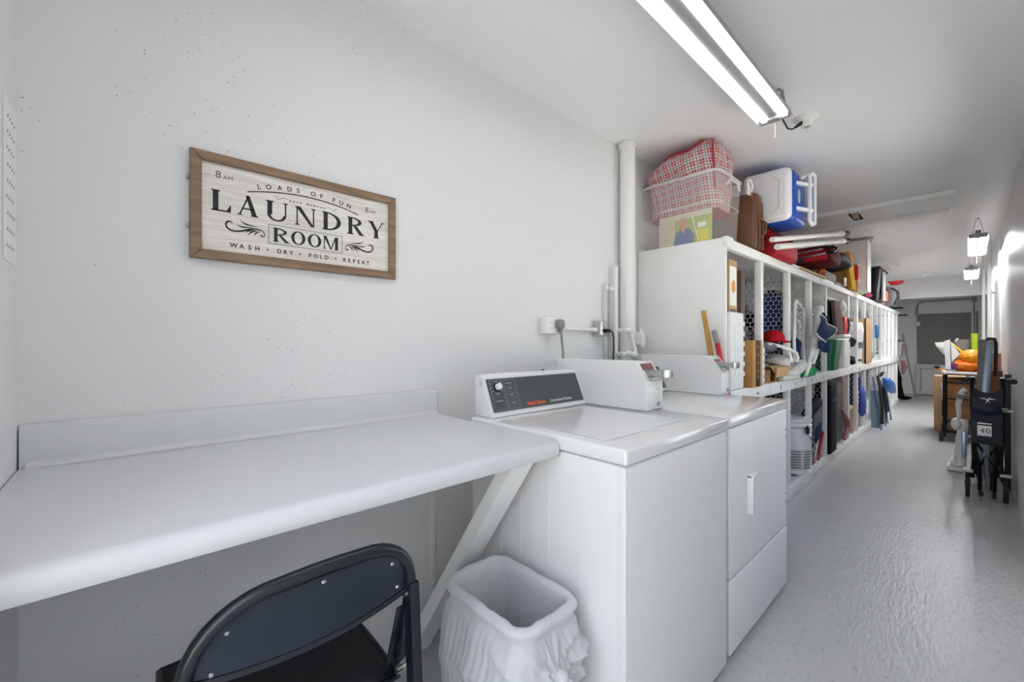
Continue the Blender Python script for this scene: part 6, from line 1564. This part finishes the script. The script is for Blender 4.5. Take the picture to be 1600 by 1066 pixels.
# ------------------------------------------------------------------ white floor machine and flat things beside the wheelchair
t = thing('white_vacuum', 'white upright vacuum on the floor left of the folded wheelchair', 'vacuum', (1.43, 5.5, 0))
mb = MB(); mb.box((1.345, 5.60, .003), (1.45, 5.85, .05), .012); mb.box((1.365, 5.62, .05), (1.45, 5.8, .10), .012); build('base', mb, 'white_plastic', t)
mb = MB(); mb.tube([(1.425, 5.62, .06), (1.44, 5.64, .3), (1.455, 5.66, .48)], [.045, .04, .03], 14); build('body', mb, 'white_plastic', t)
mb = MB(); mb.blob((1.405, 5.62, .44), (.035, .05, .055), 18, 12, 2.2, .05, 4); build('tank', mb, 'white_plastic', t)
mb = MB(); mb.tube([(1.425, 5.60, .50), (1.42, 5.60, .62), (1.435, 5.62, .72), (1.46, 5.64, .76)], [.016, .022, .022, .02], 10); build('handle', mb, 'white_plastic', t)
mb = MB(); mb.blob((1.435, 5.6, .70), (.032, .05, .03), 16, 10, 2, .05, 6); build('grip', mb, 'grey_plug', t)
mb = MB(); mb.box((1.438, 5.575, .14), (1.47, 5.598, .38), .004); build('blue_panel', mb, 'silver_rail', t)
t = thing('bath_rail', 'blue silver rail leaning between grey board and the wheelchair back', 'rail', (1.58, 5.35, .0))
mb = MB(); mb.beam((1.533, 5.30, .05), (1.607, 5.46, 1.205), .045, .03, (0, 1, 0), .008); build('rail', mb, 'silver_rail', t)
mb = MB(); mb.tube([(1.587, 5.46, 1.205), (1.60, 5.462, 1.224), (1.632, 5.462, 1.22), (1.640, 5.46, 1.18), (1.638, 5.45, .9)], .012, 8); build('loop', mb, 'case_dark', t)
mb = MB(); mb.box((1.50, 5.24, .003), (1.575, 5.36, .06), .008); build('foot', mb, 'white_plastic', t)
mb = MB(); mb.beam((1.552, 5.55, .004), (1.583, 5.53, 1.215), .085, .02, (0, 1, 0), .003); put(build('grey_board', mb, 'grey_board'), 'grey flat board leaning behind the blue silver rail', 'board')
mb = MB(); mb.beam((1.508, 5.20, .003), (1.505, 5.20, .905), .028, .012, (0, 1, 0), .004); o = build('white_batten', mb, 'white_plastic'); put(o, 'short white slat poking out above the wheelchair back', 'slat')
mb = MB(); mb.beam((1.645, 5.90, .004), (1.650, 5.91, 1.09), .07, .02, (0, 1, 0), .003); put(build('peach_board', mb, 'peach_board'), 'peach coloured board leaning by the right wall behind grey board', 'board')
t, s = carton('flat_carton', 'brown flat cardboard box standing at the right wall behind the wheelchair', (1.600, 5.62, .003), (1.685, 5.80, .936), 'kraft_dark')
mb = MB(); mb.beam((1.695, 5.2, .004), (1.695, 5.22, .93), .035, .02, (0, 1, 0), .003); put(build('dark_board', mb, 'case_dark'), 'narrow dark board standing between brown flat box and right wall', 'board')

# ------------------------------------------------------------------ folded wheelchair
WY = 4.72
t = thing('wheelchair', 'folded black wheelchair with a numbered paper parked along the right wall', 'wheelchair', (1.575, 4.85, 0))
for s_, x, bxp in ((-1, 1.505, 1.478), (1, 1.650, 1.668)):
    mb = MB(); mb.tube([(x, WY-.02, .93), (x+s_*.004, WY, .85), (x, WY+.01, .50), (x+s_*-.006, WY+.02, .30), (x-s_*-.004, WY+.03, .16)], .0125, 10); build('back_post', mb, 'black_plastic', t)
    mb = MB(); mb.tube([(x, WY-.015, .90), (x+s_*.02, WY-.05, .915), (x+s_*.035, WY-.085, .915)], .012, 8); build('push_handle', mb, 'black_plastic', t)
    mb = MB(); mb.tube([(x+s_*.028, WY-.07, .915), (x+s_*.05, WY-.12, .91)], [.017, .019], 12); build('hand_grip', mb, 'black_rubber', t)
    # wheel, seen nearly edge on
    q = (bxp, WY+.06, .103)
    mb = MB(); mb.lathe([(.078, -.013), (.096, -.013), (.101, -.006), (.102, 0), (.101, .006), (.096, .013), (.078, .013)], q, (1, 0, 0), 36); wl = build('rear_wheel', mb, 'black_rubber', t)
    mb = MB(); mb.lathe([(.02, -.018), (.022, 0), (.02, .018)], q, (1, 0, 0), 16)
    for k in range(5):
        a = R(72*k); mb.beam(q, (q[0], q[1]+.08*math.cos(a), q[2]+.08*math.sin(a)), .010, .014, (1, 0, 0))
    build('hub', mb, 'grey_plastic', wl)
    mb = MB(); mb.tube([(x, WY+.02, .48), (x-s_*.015, WY+.01, .36), (x-s_*.035, WY+.02, .26), (x-s_*.035, WY+.06, .10), (x-s_*.035, WY+.10, .06)], .011, 8); build('lower_tube', mb, 'black_plastic', t)
    mb = MB(); mb.box((bxp-.03, WY-.01, .20), (bxp+.03, WY+.03, .222), .003); build('wheel_bracket', mb, 'dull_steel', t)
    q2 = (x-s_*.04, WY+.40, .075)
    mb = MB(); mb.lathe([(.05, -.012), (.07, -.01), (.074, 0), (.07, .01), (.05, .012)], q2, (1, 0, 0), 28); fw = build('front_wheel', mb, 'black_rubber', t)
    mb = MB(); mb.lathe([(.05, -.006), (.012, -.016), (.012, .016), (.05, .006)], q2, (1, 0, 0), 16); build('hub', mb, 'grey_plastic', fw)
    mb = MB(); mb.tube([(x, WY+.02, .50), (x, WY+.35, .50), (x-s_*.01, WY+.42, .40), (x-s_*.03, WY+.41, .08)], .011, 8); mb.tube([(x, WY+.02, .68), (x, WY+.28, .68), (x, WY+.32, .50)], .011, 8); build('side_frame', mb, 'black_plastic', t)
    mb = MB(); mb.box((x-.016, WY+.02, .69), (x+.016, WY+.28, .715), .008); build('arm_pad', mb, 'black_cloth', t)
    mb = MB(); mb.cyl((x-s_*.04, WY-.02, .045), (x-s_*.04, WY+.05, .05), .013, seg=10); build('tip_peg', mb, 'black_rubber', t)
mb = MB(); mb.blob((1.662, WY-.02, .70), (.02, .02, .012), 12, 8); mb.cyl((1.65, WY-.01, .69), (1.70, WY-.02, .685), .01, seg=8); build('lock_lever', mb, 'dull_steel', t)
mb = MB(); mb.tube([(1.57, WY+.08, .46), (1.575, WY+.09, .30), (1.578, WY+.1, .16)], .016, 10); build('cross_brace', mb, 'silver_rail', t)
mb = MB(); mb.tube([(1.512, WY+.1, .18), (1.575, WY+.08, .34), (1.64, WY+.1, .18)], .009, 8); mb.tube([(1.52, WY+.12, .42), (1.64, WY+.12, .20)], .009, 8); mb.tube([(1.64, WY+.12, .42), (1.52, WY+.12, .20)], .009, 8); build('scissor_link', mb, 'black_plastic', t)
def sag(x): return .03*(1-((x-1.578)/.075)**2)
def wb(u, v, o):
    x = 1.503 + .150*u; z = .43 + .43*v
    zt = .86 - .045*(1-(2*u-1)**2)
    z = .43 + (zt-.43)*v
    return Vector((x - .010*(1-v)*(1-u), WY - .016 - o - .006*math.sin(math.pi*u) + .004*math.sin(17*v+4*u), z))
mb = MB(); mb.grid(lambda u, v: wb(u, v, 0), 20, 30); mb.grid(lambda u, v: wb(u, v, -.012), 20, 30); bc_ = build('back_canvas', mb, 'wheel_cloth', t, smooth=70)
mb = MB(); mb.grid(lambda u, v: wb(.04+.92*u, .02+.56*v, .012), 16, 16); mb.grid(lambda u, v: wb(.04+.92*u, .02+.56*v, .002), 16, 16); pk = build('back_pocket', mb, 'wheel_cloth', t, smooth=70)
mb = MB(); mb.grid(lambda u, v: wb(.04+.92*u, .56+.09*v, .016), 16, 6); build('pocket_flap', mb, 'navy_dark', t, smooth=70)
mb = MB()
for (a, b, w_) in (((.22, .86), (.80, .845), .0075), ((.58, .92), (.44, .79), .0045), ((.40, .90), (.60, .80), .003)):
    p, q = wb(*a, .003), wb(*b, .003); m_ = (p+q)/2
    d = (q-p).normalized(); n_ = d.cross(Vector((0, 1, 0)))
    mb.ring_loft([[p, m_+n_*w_, q, m_-n_*w_], [x_ - Vector((0, .0015, 0)) for x_ in (p, m_+n_*w_, q, m_-n_*w_)]])
build('emblem', mb, 'paper', bc_, 'white crossed star emblem', smooth=0)
mb = MB(); mb.box((1.527, WY-.040, .495), (1.598, WY-.037, .592), .0005); pp = build('paper_sheet', mb, 'paper', t, 'white paper with a handwritten number')
mb = MB(); mb.box((1.527, WY-.042, .573), (1.60, WY-.036, .582), .001); build('pocket_edge', mb, 'black_cloth', t)
lettering('number_lettering', [('40', .052, frame((1.539, WY-.0405, .517), (1, 0, 0), (0, 0, 1)), dict(spacing=1.1))], 'pencil', pp)
